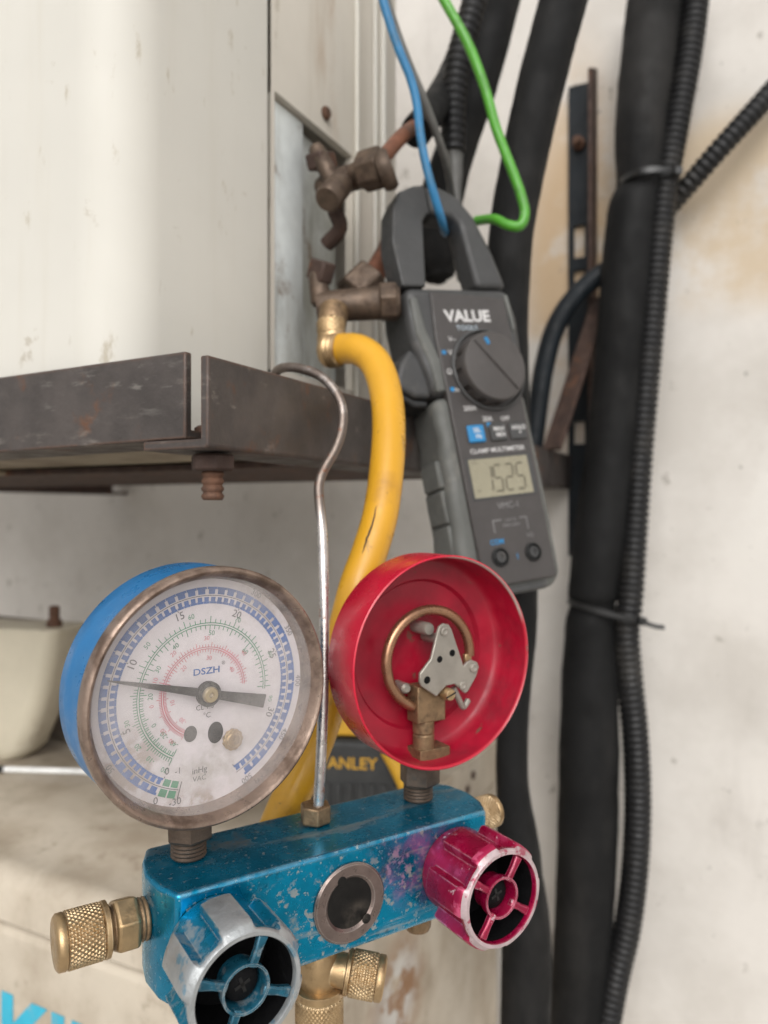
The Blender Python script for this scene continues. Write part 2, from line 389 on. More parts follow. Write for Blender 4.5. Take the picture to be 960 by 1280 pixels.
# ------------------------------------------------------------------ mesh builder
def axm(loc, d):
    return Matrix.Translation(Vector(loc)) @ Vector(d).normalized().to_track_quat('Z', 'Y').to_matrix().to_4x4()


def smooth(pts, n=8):
    """Catmull-Rom through the points"""
    P = [Vector(p) for p in pts]
    P = [P[0] * 2 - P[1]] + P + [P[-1] * 2 - P[-2]]
    out = []
    for i in range(1, len(P) - 2):
        a, b, c, d = P[i - 1:i + 3]
        for k in range(n):
            t = k / n
            out.append(0.5 * ((2 * b) + (c - a) * t + (2 * a - 5 * b + 4 * c - d) * t * t + (3 * b - a - 3 * c + d) * t ** 3))
    out.append(P[-2].copy())
    return out


def resample(pts, step):
    out = [pts[0].copy()]
    acc = 0.0
    for a, b in zip(pts, pts[1:]):
        l = (b - a).length
        if l == 0:
            continue
        s = step - acc
        while s <= l:
            out.append(a.lerp(b, s / l))
            s += step
        acc = l - (s - step)
    return out


_glyphs = {}


def glyphs(s, off=0.0):
    if (s, off) not in _glyphs:
        cu = bpy.data.curves.new('glyph', 'FONT')
        cu.body = s
        cu.align_x = 'CENTER'
        cu.align_y = 'CENTER'
        cu.resolution_u = 3
        cu.offset = off
        ob = bpy.data.objects.new('glyph', cu)
        COL.objects.link(ob)
        dg = bpy.context.evaluated_depsgraph_get()
        me = bpy.data.meshes.new_from_object(ob.evaluated_get(dg))
        _glyphs[(s, off)] = ([v.co.copy() for v in me.vertices], [tuple(p.vertices) for p in me.polygons])
        bpy.data.objects.remove(ob)
        bpy.data.curves.remove(cu)
        bpy.data.meshes.remove(me)
    return _glyphs[(s, off)]


class MB:
    def __init__(self, T=None):
        self.v, self.f, self.m = [], [], []
        self.T = T or Matrix.Identity(4)

    def add(self, vs, fs, X=None, mi=0):
        o = len(self.v)
        X = X if X is not None else Matrix.Identity(4)
        X = self.T @ X
        self.v += [X @ Vector(p) for p in vs]
        self.f += [tuple(i + o for i in f) for f in fs]
        self.m += [mi] * len(fs)
        return self

    def box(self, a, b, X=None, mi=0):
        x0, y0, z0 = a
        x1, y1, z1 = b
        vs = [(x0, y0, z0), (x1, y0, z0), (x1, y1, z0), (x0, y1, z0), (x0, y0, z1), (x1, y0, z1), (x1, y1, z1), (x0, y1, z1)]
        return self.add(vs, [(3, 2, 1, 0), (4, 5, 6, 7), (0, 1, 5, 4), (1, 2, 6, 5), (2, 3, 7, 6), (3, 0, 4, 7)], X, mi)

    def prism(self, poly, z0, z1, X=None, mi=0):
        n = len(poly)
        ar = sum(poly[i][0] * poly[(i + 1) % n][1] - poly[(i + 1) % n][0] * poly[i][1] for i in range(n))
        if ar < 0:
            poly = poly[::-1]
        vs = [(x, y, z0) for x, y in poly] + [(x, y, z1) for x, y in poly]
        fs = [tuple(range(n - 1, -1, -1)), tuple(range(n, 2 * n))] + [(i, (i + 1) % n, n + (i + 1) % n, n + i) for i in range(n)]
        return self.add(vs, fs, X, mi)

    def lathe(self, prof, X=None, seg=32, mi=0, mis=None, cap0=True, cap1=True):
        """prof: list of (radius, height); turned round local Z"""
        vs, fs, ms = [], [], []
        for r, h in prof:
            for k in range(seg):
                a = 2 * math.pi * k / seg
                vs.append((r * math.cos(a), r * math.sin(a), h))
        for j in range(len(prof) - 1):
            for k in range(seg):
                k2 = (k + 1) % seg
                fs.append((j * seg + k, j * seg + k2, (j + 1) * seg + k2, (j + 1) * seg + k))
                ms.append(mis[j] if mis else mi)
        if cap0:
            fs.append(tuple(range(seg - 1, -1, -1)))
            ms.append(mis[0] if mis else mi)
        if cap1:
            fs.append(tuple(range((len(prof) - 1) * seg, len(prof) * seg)))
            ms.append(mis[-1] if mis else mi)
        self.add(vs, fs, X, 0)
        self.m[-len(fs):] = ms
        return self

    def tube(self, pts, r, seg=12, mi=0, X=None, caps=True):
        P = [Vector(p) for p in pts]
        rs = r if isinstance(r, (list, tuple)) else [r] * len(P)
        vs, fs = [], []
        t0 = (P[1] - P[0]).normalized()
        nrm = t0.orthogonal().normalized()
        prev = t0
        for i, p in enumerate(P):
            t = (P[min(i + 1, len(P) - 1)] - P[max(i - 1, 0)]).normalized()
            nrm = (prev.rotation_difference(t) @ nrm).normalized()
            prev = t
            bn = t.cross(nrm)
            for k in range(seg):
                a = 2 * math.pi * k / seg
                vs.append(p + (nrm * math.cos(a) + bn * math.sin(a)) * rs[i])
        for i in range(len(P) - 1):
            for k in range(seg):
                k2 = (k + 1) % seg
                fs.append((i * seg + k, i * seg + k2, (i + 1) * seg + k2, (i + 1) * seg + k))
        if caps:
            fs.append(tuple(range(seg - 1, -1, -1)))
            fs.append(tuple(range((len(P) - 1) * seg, len(P) * seg)))
        return self.add(vs, fs, X, mi)

    def hexa(self, r, h0, h1, X=None, mi=0, ch=0.12, n=6, rot=0.0):
        """hexagonal nut: round chamfers at both ends"""
        poly = [(r * math.cos(2 * math.pi * (k + rot) / n), r * math.sin(2 * math.pi * (k + rot) / n)) for k in range(n)]
        c = r * ch
        vs = []
        for s, h in ((0.90, h0), (1, h0 + c), (1, h1 - c), (0.90, h1)):
            vs += [(x * s, y * s, h) for x, y in poly]
        fs = [tuple(range(n - 1, -1, -1)), tuple(range(3 * n, 4 * n))]
        for j in range(3):
            fs += [(j * n + k, j * n + (k + 1) % n, (j + 1) * n + (k + 1) % n, (j + 1) * n + k) for k in range(n)]
        return self.add(vs, fs, X, mi)

    def knurl(self, r, h0, h1, X=None, mi=0, nd=30, amp=0.08, sub=6):
        """diamond knurled cylinder, each diamond a raised point"""
        seg = nd * sub
        pitch = 2 * math.pi * r / nd * 1.15
        rows = max(8, int((h1 - h0) / pitch * sub))
        vs, fs = [], []
        for j in range(rows + 1):
            h = h0 + (h1 - h0) * j / rows
            for k in range(seg):
                a = 2 * math.pi * k / seg
                u = k / sub
                v = (h - h0) / pitch
                p, q = (u + v) % 1.0, (u - v) % 1.0
                e = min(min(p, 1 - p), min(q, 1 - q)) * 2
                rr = r * (1 - amp + amp * min(1, e * 2.2) * 1.0)
                if j in (0, rows):
                    rr = r * (1 - amp)
                vs.append((rr * math.cos(a), rr * math.sin(a), h))
        for j in range(rows):
            for k in range(seg):
                k2 = (k + 1) % seg
                fs.append((j * seg + k, j * seg + k2, (j + 1) * seg + k2, (j + 1) * seg + k))
        fs.append(tuple(range(seg - 1, -1, -1)))
        fs.append(tuple(range(rows * seg, (rows + 1) * seg)))
        return self.add(vs, fs, X, mi)

    def thread(self, r, h0, h1, pitch, X=None, mi=0, depth=0.08, seg=24):
        prof = []
        n = max(2, int((h1 - h0) / pitch))
        for i in range(n):
            a = h0 + (h1 - h0) * i / n
            b = h0 + (h1 - h0) * (i + 1) / n
            prof += [(r * (1 - depth), a), (r, a * 0.6 + b * 0.4), (r, a * 0.4 + b * 0.6)]
        prof.append((r * (1 - depth), h1))
        return self.lathe(prof, X, seg, mi)

    def text(self, s, size, X, mi=0, off=0.0, sx=1.0):
        vs, fs = glyphs(s, off)
        return self.add([(v.x * size * sx, v.y * size, 0) for v in vs], fs, X, mi)

    def arc(self, r0, r1, a0, a1, X, mi=0, step=3.0):
        """flat ring sector, angles in degrees, plane XY of X"""
        n = max(1, int(abs(a1 - a0) / step))
        vs, fs = [], []
        for k in range(n + 1):
            a = R(a0 + (a1 - a0) * k / n)
            vs += [(r0 * math.cos(a), r0 * math.sin(a), 0), (r1 * math.cos(a), r1 * math.sin(a), 0)]
        for k in range(n):
            f = (2 * k, 2 * k + 1, 2 * k + 3, 2 * k + 2)
            fs.append(f if a1 > a0 else f[::-1])
        return self.add(vs, fs, X, mi)

    def build(self, name, mats, parent=None, sharp=35, bevel=0.0, bseg=2, loc=None, label=None, kind=None):
        me = bpy.data.meshes.new(name)
        me.from_pydata([tuple(p) for p in self.v], [], self.f)
        if not isinstance(mats, (list, tuple)):
            mats = [mats]
        for mm in mats:
            me.materials.append(M[mm])
        me.polygons.foreach_set('material_index', self.m)
        me.polygons.foreach_set('use_smooth', [True] * len(self.f))
        me.set_sharp_from_angle(angle=R(sharp))
        me.update()
        o = bpy.data.objects.new(name, me)
        COL.objects.link(o)
        if parent is not None:
            o.parent = parent
        if loc is not None:
            o.location = loc
        if bevel:
            b = o.modifiers.new('bevel', 'BEVEL')
            b.width = bevel
            b.segments = bseg
            b.limit_method = 'ANGLE'
            b.angle_limit = R(40)
            b.harden_normals = False
        if label:
            o['label'] = label
        if kind:
            o['kind'] = kind
        return o


def tag(o, label, cat, group=None):
    o['label'] = label
    o['category'] = cat
    if group:
        o['group'] = group
    return o


def thing(name, label, cat, mw, group=None):
    o = bpy.data.objects.new(name, None)
    COL.objects.link(o)
    o.empty_display_size = 0.02
    o.matrix_world = mw
    return tag(o, label, cat, group)


def rel(mw):
    """builder transform: world points -> local frame of a thing"""
    return mw.inverted()


# ================================================================== the setting
o = MB().box((-40, -40, -0.1), (40, 40, 0)).build('ground', 'ground')
o['kind'] = 'structure'

# in wall frame: e along the wall, n into the wall, z up from the eye
WALL_N = 0.693
o = MB().box((-2.5, 0, 0), (2.5, 0.2, 3.4)).build('wall', 'wall')
o.matrix_world = WALLM @ Matrix.Translation((0, WALL_N, -ZC))
tag(o, 'white painted house wall with ochre stains behind all pipes', 'wall')

# ------------------------------------------------------------------ upper outdoor unit
UE, UN0, UN1, UZ0, UZ1 = -0.212, 0.204, 0.431, 0.026, 0.50
base = WALLM @ Matrix.Translation((UE - 0.212, UN0, UZ0))
unit = thing('outdoor_unit', 'cream air conditioner outdoor unit standing on the steel bracket', 'air conditioner', base)
# local: x = e - UE + .212 (side plane x=.212), y = n - UN0, z = up from UZ0
SX = 0.212
H = UZ1 - UZ0
r = 0.022
prof = [(-0.50, 0.0)]
for k in range(9):
    a = R(-90 + 90 * k / 8)
    prof.append((SX - r + r * math.cos(a), r + r * math.sin(a)))
prof += [(SX, 0.0918), (SX - 0.003, 0.0922), (SX - 0.003, 0.0935)]
m = MB()
n = len(prof)
vs = [(x, y, 0.0) for x, y in prof] + [(x, y, H) for x, y in prof]
m.add(vs, [(i, i + 1, n + i + 1, n + i) for i in range(n - 1)])
m.box((-0.50, 0.003, H - 0.002), (SX - 0.006, UN1 - UN0, H + 0.0))
m.build('front_casing', 'cream', unit, sharp=50)
# side panel with a rectangular cut-out for the valves
y0, ya, yb, y1 = 0.0937, 0.0968, 0.1720, 0.2270
z0, za, zb, z1 = 0.0, 0.042, 0.1735, H
ys, zs = [y0, ya, yb, y1], [z0, za, zb, z1]
m = MB()
vs = [(SX + 0.0006, y, z) for z in zs for y in ys]
fs = [(j * 4 + i, j * 4 + i + 1, j * 4 + i + 5, j * 4 + i + 4) for j in range(3) for i in range(3) if not (i == 1 and j == 1)]
m.add(vs, fs)
x1 = SX + 0.0006
xr = SX - 0.004
m.add([(x1, ya, za), (x1, yb, za), (x1, yb, zb), (x1, ya, zb), (xr, ya, za), (xr, yb, za), (xr, yb, zb), (xr, ya, zb)],
      [(0, 4, 5, 1), (1, 5, 6, 2), (2, 6, 7, 3), (3, 7, 4, 0)])
m.box((-0.3, 0.222, 0), (SX, 0.2268, H))
m.build('side_panel', 'side', unit)
m = MB()
for yy, ww, px in ((0.1735, 0.0035, 0.0025), (0.196, 0.003, 0.002), (0.205, 0.0045, 0.003)):
    m.box((SX + 0.0007, yy, 0.0), (SX + px + 0.0007, yy + ww, H))
m.build('corner_rib', 'cream', unit, bevel=0.0008)
# galvanised valve plate, folded
m = MB()
m.prism([(xr + 0.0005, ya + 0.0005), (xr + 0.0008, ya + 0.030), (xr - 0.006, ya + 0.040), (xr - 0.006, yb - 0.0005), (xr - 0.010, yb - 0.0005), (xr - 0.010, ya + 0.0005)], za + 0.0005, zb - 0.0005)
m.build('valve_plate', 'galv', unit, bevel=0.0006)
m = MB()
m.box((-0.49, 0.008, 0.0), (SX - 0.012, 0.220, 0.012))
m.build('base_pan', 'underpan', unit, bevel=0.002)
for k in range(3):
    m = MB()
    m.box((-0.44 + 0.20 * k, 0.03, -0.004), (-0.39 + 0.20 * k, 0.19, -0.0002))
    m.build('base_rib', 'underpan', unit, bevel=0.0015)
for (yy, zz) in ((0.112, 0.1835),):
    m = MB()
    m.lathe([(0.0032, 0), (0.0036, 0.0012), (0.0026, 0.0026)], axm((SX + 0.0007, yy + 0.03, zz), (1, 0, 0)), 14)
    m.build('screw', 'rust', unit)


def unit_pt(u, v, d):
    return at(u, v, d)


UT = rel(base)


# the two service valves (parts of the unit), modelled in world points and taken into the unit's frame
def frustum(m, a, b, r0, r1, seg=20, mi=0):
    a, b = Vector(a), Vector(b)
    m.lathe([(r0 * 0.86, 0), (r0, (b - a).length * 0.08), (r1, (b - a).length * 0.92), (r1 * 0.86, (b - a).length)], axm(a, b - a), seg, mi)


d0 = 0.375
v1 = MB(UT)
frustum(v1, at(402, 236, d0 + 0.022), at(462, 214, d0), 0.0062, 0.0066)
frustum(v1, at(418, 232, d0 + 0.01), at(394, 184, d0 + 0.012), 0.0046, 0.0042)
va = v1.build('service_valve', 'bronze', unit, bevel=0)
m = MB(UT)
m.hexa(0.0100, 0, 0.013, axm(at(452, 216, d0 + 0.002), at(478, 208, d0 - 0.004) - at(452, 216, d0 + 0.002)))
m.build('flare_nut', 'bronze', va, bevel=0.0012)
m = MB(UT)
m.lathe([(0.0088, 0), (0.0098, 0.002), (0.0098, 0.005), (0.0084, 0.007)], axm(at(474, 216, d0 - 0.004), at(488, 210, d0 - 0.005) - at(474, 216, d0 - 0.004)), 24)
m.build('flare_collar', 'bronze', va)
m = MB(UT)
frustum(m, at(428, 228, d0 + 0.002), at(409, 250, d0 - 0.010), 0.0062, 0.0068)
m.build('valve_cap', 'bronze', va)
m = MB(UT)
m.tube(smooth([at(418, 262, d0 + 0.012), at(425, 285, d0 + 0.016), at(408, 306, d0 + 0.022)], 5), 0.0040, 10)
m.build('charge_stem', 'rust_dark', va)

d1 = 0.360
v2 = MB(UT)
frustum(v2, at(396, 384, d1 + 0.012), at(500, 377, d1 + 0.012), 0.0074, 0.0082)
frustum(v2, at(402, 380, d1 + 0.012), at(396, 342, d1 + 0.014), 0.0052, 0.0045)
vb = v2.build('service_valve', 'bronze', unit)
m = MB(UT)
m.hexa(0.0118, 0, 0.016, axm(at(440, 372, d1 + 0.024), at(480, 335, d1 + 0.030) - at(440, 372, d1 + 0.024)))
m.build('flare_nut', 'bronze', vb, bevel=0.0012)
m = MB(UT)
frustum(m, at(418, 385, d1 + 0.006), at(413, 418, d1 - 0.002), 0.0070, 0.0066)
m.build('charge_stem', 'brass_dirty', vb)
m = MB(UT)
m.hexa(0.0096, 0, 0.009, axm(at(474, 378, d1 + 0.011), at(490, 377, d1 + 0.011) - at(474, 378, d1 + 0.011)))
m.build('packing_nut', 'bronze', vb, bevel=0.0008)
m = MB(UT)
m.box((-0.004, -0.006, 0), (0.004, 0.006, 0.010), axm(at(398, 352, d1 + 0.014), (0.3, -0.3, 1)))
m.build('valve_lug', 'rust_dark', vb, bevel=0.0012)
m = MB(UT)
m.box((-0.005, -0.007, 0), (0.005, 0.007, 0.008), axm(at(404, 212, d0 + 0.016), (-0.2, -0.3, 1)))
m.build('valve_lug', 'rust_dark', va, bevel=0.0012)
m = MB(UT)
m.thread(0.0060, 0, 0.006, 0.0011, axm(at(424, 226, d0 + 0.004), at(445, 219, d0 + 0.002) - at(424, 226, d0 + 0.004)))
m.build('thread', 'bronze', va, sharp=60)

# ------------------------------------------------------------------ steel bracket
AE, AN0 = -0.163, 0.195
ZT, ZB = 0.0507, 0.0206
bb = WALLM @ Matrix.Translation((AE, AN0, ZB))
br = thing('steel_bracket', 'rusty dark steel angle bracket carrying the cream unit', 'bracket', bb)
hh = ZT - ZB
t = 0.0032
m = MB()
m.prism([(-t, 0), (0, 0), (0, -0.0001), (0, hh)] and [(-0.028, 0), (-0.001, 0), (0, 0.001), (0, hh), (-t, hh), (-t, t), (-0.028, t)], 0.0, WALL_N - AN0 - 0.001,
        Matrix(((1, 0, 0, 0), (0, 0, 1, 0), (0, 1, 0, 0), (0, 0, 0, 1))))
arm = m.build('side_arm', 'steel', br, bevel=0.0006)
m = MB()
L0 = 0.56
m.prism([(0.0, 0.0), (t, 0.0), (0.027, 0.0), (0.027, t), (t, t), (t, hh - 0.0012), (0.0, hh - 0.0012)], 0, L0,
        Matrix(((0, 0, -1, -0.0058), (1, 0, 0, 0.0012), (0, 1, 0.0, 0.0036), (0, 0, 0, 1))) @ Matrix.Shear('XY', 4, (0, -0.012)) if False else
        Matrix(((0, 0, -1, -0.0105), (1, 0, 0, 0.0012), (0, 1, -0.014, 0.0036), (0, 0, 0, 1))))
m.build('front_beam', 'steel', br, bevel=0.0006)
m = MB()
m.box((-0.60, 0.262, 0.0008), (-0.0035, 0.265, hh)).box((-0.60, 0.115, 0.0012), (-0.0300, 0.2618, 0.0044))  # wide second plate is added, dark for the deep shade under the unit
m.build('rear_beam_and_shade_plate', 'rust_dark', br, bevel=0.0005)
m = MB()
m.box((-0.56, 0.0, 0.0), (-0.532, 0.49, t)).box((-0.56, 0.0, t + 0.0002), (-0.557, 0.49, hh))
m.build('side_arm', 'rust_dark', br, bevel=0.0006)
# hex bolt under the corner
m = MB()
X = Matrix.Translation((-0.0105, 0.015, 0))
m.hexa(0.0078, -0.0066, -0.0006, X, rot=0.3)
bolt = m.build('bolt', 'rust_dark', br, bevel=0.0005, label='rusty hex bolt hanging below the bracket corner')
m = MB()
m.thread(0.0039, -0.0165, -0.0062, 0.0021, X, seg=20, depth=0.17)
m.lathe([(0.0032, 0.0033), (0.0036, 0.0045), (0.0066, 0.0045), (0.0066, 0.008), (0.0052, 0.009)], X, 6)
m.build('thread', 'rust', bolt, sharp=60)
# wall post with slots: flat leg on the wall with three slots, standing leg at its right
PE0, PE1 = -0.1655 - AE, -0.1405 - AE
pz0, pz1 = -0.06, 0.3805 - ZB
py = WALL_N - AN0 - 0.0045
slots = [(0.206, 0.235), (0.1796, 0.195), (0.040, 0.060)]
m = MB()
cx0, cx1 = PE0 + 0.005, PE0 + 0.0145
cur = pz0
for (a, b) in sorted(slots):
    m.box((PE0, py, cur), (PE1 - 0.003, py + 0.003, a))
    m.box((PE0, py, a), (cx0, py + 0.003, b))
    m.box((cx1, py, a), (PE1 - 0.003, py + 0.003, b))
    cur = b
m.box((PE0, py, cur), (PE1 - 0.003, py + 0.003, pz1))
post = m.build('wall_post', 'navy', br)
m = MB()
m.prism([(py + 0.003, pz0), (py + 0.003, pz1 + 0.012), (py - 0.022, pz1), (py - 0.022, pz0)], 0, 0.003, Matrix(((0, 0, 1, PE1 - 0.003), (1, 0, 0, 0), (0, 1, 0, 0), (0, 0, 0, 1))))
m.build('post_flange', 'rust_dark', post, bevel=0.0005)
m = MB()
m.hexa(0.006, 0, 0.005, axm((PE0 + 0.010, py - 0.0002, 0.306), (0, -1, 0)))
m.lathe([(0.0035, 0.005), (0.0035, 0.012), (0.003, 0.0125)], axm((PE0 + 0.010, py - 0.0002, 0.306), (0, -1, 0)), 14)
m.build('wall_bolt', 'rust', post, bevel=0.0005)
# diagonal brace between arm and post
BT = rel(bb)
m = MB(BT)
a, b = at(690, 562, 0.612), at(752, 372, 0.655)
X = axm(a, b - a)
m.box((-0.0085, -0.0018, 0), (0.0085, 0.0018, (b - a).length), X)
m.build('brace', 'rust_dark', br, bevel=0.0005)

# ------------------------------------------------------------------ lower outdoor unit
LE, LN0, LN1, LZ = -0.224, 0.300, 0.680, -0.206
lb = WALLM @ Matrix.Translation((LE, LN0, -0.90))
low = thing('outdoor_unit', 'dirty cream outdoor unit with cyan lettering below the gauges', 'air conditioner', lb)
low.name = 'outdoor_unit.001'
LH = 0.90 + LZ
DN = LN1 - LN0
EX = Matrix(((0, 0, -1, 0), (1, 0, 0, 0), (0, 1, 0, 0), (0, 0, 0, 1)))     # profile (n, z) swept towards -e
prof = [(0.002, LH - 0.036), (0.0, LH - 0.034), (0.0, LH - 0.016)]
for k in range(1, 7):
    a = R(180 - 90 * k / 6)
    prof.append((0.013 + 0.013 * math.cos(a), LH - 0.017 + 0.013 * math.sin(a)))
prof += [(0.036, LH - 0.003), (0.041, LH), (0.16, LH), (0.165, LH - 0.003), (0.19, LH - 0.003), (0.195, LH), (DN, LH), (DN, LH - 0.036)]
m = MB()
m.prism(prof, 0.0, 1.0, EX)
m.build('top_lid', 'cream_low', low, sharp=40, bevel=0.004, bseg=3)
m = MB()
m.box((-0.998, 0.004, 0.0), (-0.0025, DN - 0.003, LH - 0.0385))
m.build('casing', 'cream_low', low, bevel=0.006, bseg=3)
m = MB()
XT = Matrix(((1, 0, 0, 0), (0, 0, -1, 0.0036), (0, 1, 0, 0), (0, 0, 0, 1)))
# front wording: only its last letters reach into the picture
m.text('DAIKIN', 0.062, XT @ Matrix.Translation((-0.1880, LH - 0.1035, 0)), off=0.03, sx=1.05)
m.build('logo_print', 'cyan', low)
for (nn, zz) in ((0.288, 0.020), (0.301, 0.012), (0.27, 0.10)):
    m = MB()
    m.lathe([(0.0036, 0), (0.0032, 0.0014), (0.0012, 0.0018)], axm((-0.0024 if zz > .04 else 0.0002, nn, LH - zz), (1, 0, 0)), 14)
    m.build('screw', 'rust_dark', low)

# cream tapered cover on the lower unit, with an added brown panel for the shaded area behind it
d = 0.655
c = at(4, 945, d)
tb = Matrix.Translation(c) @ Matrix.Rotation(-YAW * 0.5, 4, 'Z')
tub = thing('tapered_cover', 'cream tapered plastic cover with rusty bolt at left edge', 'cover', tb)
hT = 0.113


def rr_loop(w_, d_, r_, z, n=6):
    out = []
    for cx, cy, a0 in ((w_ - r_, d_ - r_, 0), (-w_ + r_, d_ - r_, 90), (-w_ + r_, -d_ + r_, 180), (w_ - r_, -d_ + r_, 270)):
        for k in range(n + 1):
            a = R(a0 + 90 * k / n)
            out.append((cx + r_ * math.cos(a), cy + r_ * math.sin(a), z))
    return out


loops = [rr_loop(0.014, 0.012, 0.010, 0.0), rr_loop(0.026, 0.016, 0.013, 0.003), rr_loop(0.036, 0.019, 0.014, 0.012),
         rr_loop(0.046, 0.021, 0.014, 0.035), rr_loop(0.056, 0.022, 0.014, 0.065), rr_loop(0.0635, 0.023, 0.013, 0.095), rr_loop(0.065, 0.023, 0.012, 0.1075),
         rr_loop(0.0672, 0.0245, 0.012, 0.108), rr_loop(0.0672, 0.0245, 0.012, hT - 0.0008), rr_loop(0.0664, 0.0237, 0.012, hT)]
n = len(loops[0])
vs = [p for l in loops for p in l]
fs = [tuple(range(n - 1, -1, -1)), tuple(range((len(loops) - 1) * n, len(loops) * n))]
for j in range(len(loops) - 1):
    fs += [(j * n + k, j * n + (k + 1) % n, (j + 1) * n + (k + 1) % n, (j + 1) * n + k) for k in range(n)]
m = MB()
m.add(vs, fs)
m.build('cover_shell', 'tub', tub, sharp=40)
m = MB()
X = Matrix.Translation((0.053, -0.004, hT))
m.lathe([(0.006, 0), (0.0065, 0.003), (0.0058, 0.005), (0.0042, 0.006), (0.0042, 0.016), (0.003, 0.017)], X, 16)
m.build('rim_bolt', 'rust', tub)
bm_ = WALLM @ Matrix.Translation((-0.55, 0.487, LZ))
shade_panel = MB().box((-0.16, 0.0, 0.0), (0.16, 0.012, 0.105)).build('brown_shade_panel', 'shade_panel', bevel=0.0015)  # added panel, its brown stands in for a shaded surface
shade_panel.matrix_world = bm_
tag(shade_panel, 'added grey brown panel standing in for shade behind the cream tapered cover', 'shade_panel')

# thin rod lying on the lower unit
p0, p1 = at(6, 968, 0.608), at(190, 965, 0.598)
for p in (p0, p1):
    p.z = ZC + LZ + 0.0026
rod = thing('thin_rod', 'thin white rod with dark tip lying before the cream tapered cover', 'rod', Matrix.Translation(p0))
m = MB(Matrix.Translation(-p0))
m.tube([p0 + (p1 - p0) * k / 6 for k in range(7)], 0.0024, 12)
m.build('shaft', 'whiterod', rod)
m = MB(Matrix.Translation(-p0))
q = p0 - (p1 - p0) * 0.35
m.tube([p0 + (q - p0) * 0.002, q], 0.0028, 12)
m.build('dark_tip', 'tie', rod)

# small tool case with lettering
tc0 = at(440, 1000, 0.505)
tc0.z = ZC + LZ
tbm = Matrix.Translation(tc0) @ Matrix.Rotation(R(-6), 4, 'Z')
tool = thing('tool_case', 'small black and yellow tool case behind the gauge manifold', 'tool case', tbm)
m = MB()
m.prism([(-0.042, 0), (0.038, 0), (0.040, 0.006), (0.032, 0.046), (0.026, 0.055), (-0.036, 0.057), (-0.042, 0.046)], 0.0, 0.045, Matrix(((1, 0, 0, 0), (0, 0, 1, 0), (0, 1, 0, 0), (0, 0, 0, 1))))
m.build('case_body', 't_black', tool, bevel=0.004, bseg=3)
for k in range(9):
    m = MB()
    m.box((-0.034 + 0.0075 * k, -0.0018, 0.004), (-0.0295 + 0.0075 * k, -0.0001, 0.028), Matrix.Shear('XY', 4, (0.0, 0.0)))
    m.build('grip_rib', 't_black', tool, bevel=0.0007)
m = MB()
XS = Matrix(((1, 0, 0, 0), (0, 0, -1, -0.0002), (0, 1, 0, 0), (0, 0, 0, 1)))
m.text('STANLEY', 0.0108, XS @ Matrix.Translation((-0.0055, 0.0405, 0)), off=0.012)
m.build('lettering', 't_yellow', tool)
m = MB()
m.tube(smooth([(0.024, -0.004, 0.052), (0.031, -0.005, 0.040), (0.037, -0.005, 0.026), (0.040, -0.004, 0.008)], 5), 0.0055, 10)
m.build('yellow_trim', 't_yellow', tool)
m = MB()
m.box((-0.018, 0.004, 0.0572), (0.004, 0.03, 0.070))
m.build('yellow_clip', 't_yellow', tool, bevel=0.002)

# ------------------------------------------------------------------ pipes on the wall


def pipe(name, label, cat, pts, rad, material, n=8, seg=20, group=None, rads=None):
    P = smooth(pts, n)
    if rads:
        rs = []
        for i in range(len(P)):
            tt = i / n
            k = min(int(tt), len(rads) - 2)
            f = tt - k
            f = f * f * (3 - 2 * f)
            rs.append(rads[k] * (1 - f) + rads[k + 1] * f)
    else:
        rs = rad
    if material == 'rubber':
        ph = random.uniform(0, 9)
        base_r = rs if isinstance(rs, list) else [rs] * len(P)
        rs = [q * (1 + 0.008 * math.sin(i * 0.9 + ph) + 0.006 * math.sin(i * 2.3 + 2 * ph) + random.uniform(-0.004, 0.004)) for i, q in enumerate(base_r)]
    b = P[-1].copy()
    mb = MB(Matrix.Translation(-b))
    mb.tube(P, rs, seg)
    ob = mb.build(name, material, sharp=60)
    ob.location = b
    return tag(ob, label, cat, group)


def conduit(name, label, pts, rad, pitch=0.0054, group=None, depth=0.14):
    P = resample(smooth(pts, 10), pitch / 5)
    pat = [1 - depth, 1 - depth, 1, 1, 1]
    rs = [rad * pat[i % 5] for i in range(len(P))]
    b = P[-1].copy()
    mb = MB(Matrix.Translation(-b))
    mb.tube(P, rs, 16)
    ob = mb.build(name, 'conduit', sharp=80)
    ob.location = b
    return tag(ob, label, 'conduit', group)


G1, G2 = 'black insulated pipes running down the wall', 'black corrugated conduits'
D = 0.62
big = [(822, -30), (812, 60), (803, 150), (801, 224), (803, 236), (793, 262), (786, 320), (776, 440), (765, 560), (752, 660), (742, 735), (741, 758), (738, 785), (737, 860), (736, 960), (734, 1060), (729, 1160), (722, 1250), (716, 1320)]
rad_px = [34, 34, 33, 30, 28, 32, 32, 31.5, 32, 32.5, 31, 27, 31, 35, 37, 37, 36, 34, 34]
pipe('insulated_pipe', 'thickest black insulated pipe, tied to a conduit right of the meter', 'pipe',
     [at(u, v, D) for u, v in big], 0, 'rubber', rads=[x * D / FPX for x in rad_px], group=G1)
conduit('corrugated_conduit', 'long black corrugated conduit down the right side of the thickest pipe',
        [at(u, v, D - 0.010) for u, v in ((873, -30), (862, 60), (846, 150), (830, 240), (819, 350), (810, 450), (800, 560), (793, 660), (788, 740), (783, 790), (787, 850), (794, 920), (797, 1000), (794, 1080), (784, 1160), (768, 1230), (752, 1320))],
        16.5 * D / FPX, group=G2)
conduit('corrugated_conduit', 'short black corrugated conduit slanting up to the right edge',
        [at(u, v, dd) for u, v, dd in ((832, 264, 0.634), (860, 232, 0.617), (900, 186, 0.603), (940, 142, 0.596), (1000, 75, 0.590))], 13.5 * 0.596 / FPX, pitch=0.0056, group=G2)
D2 = 0.455
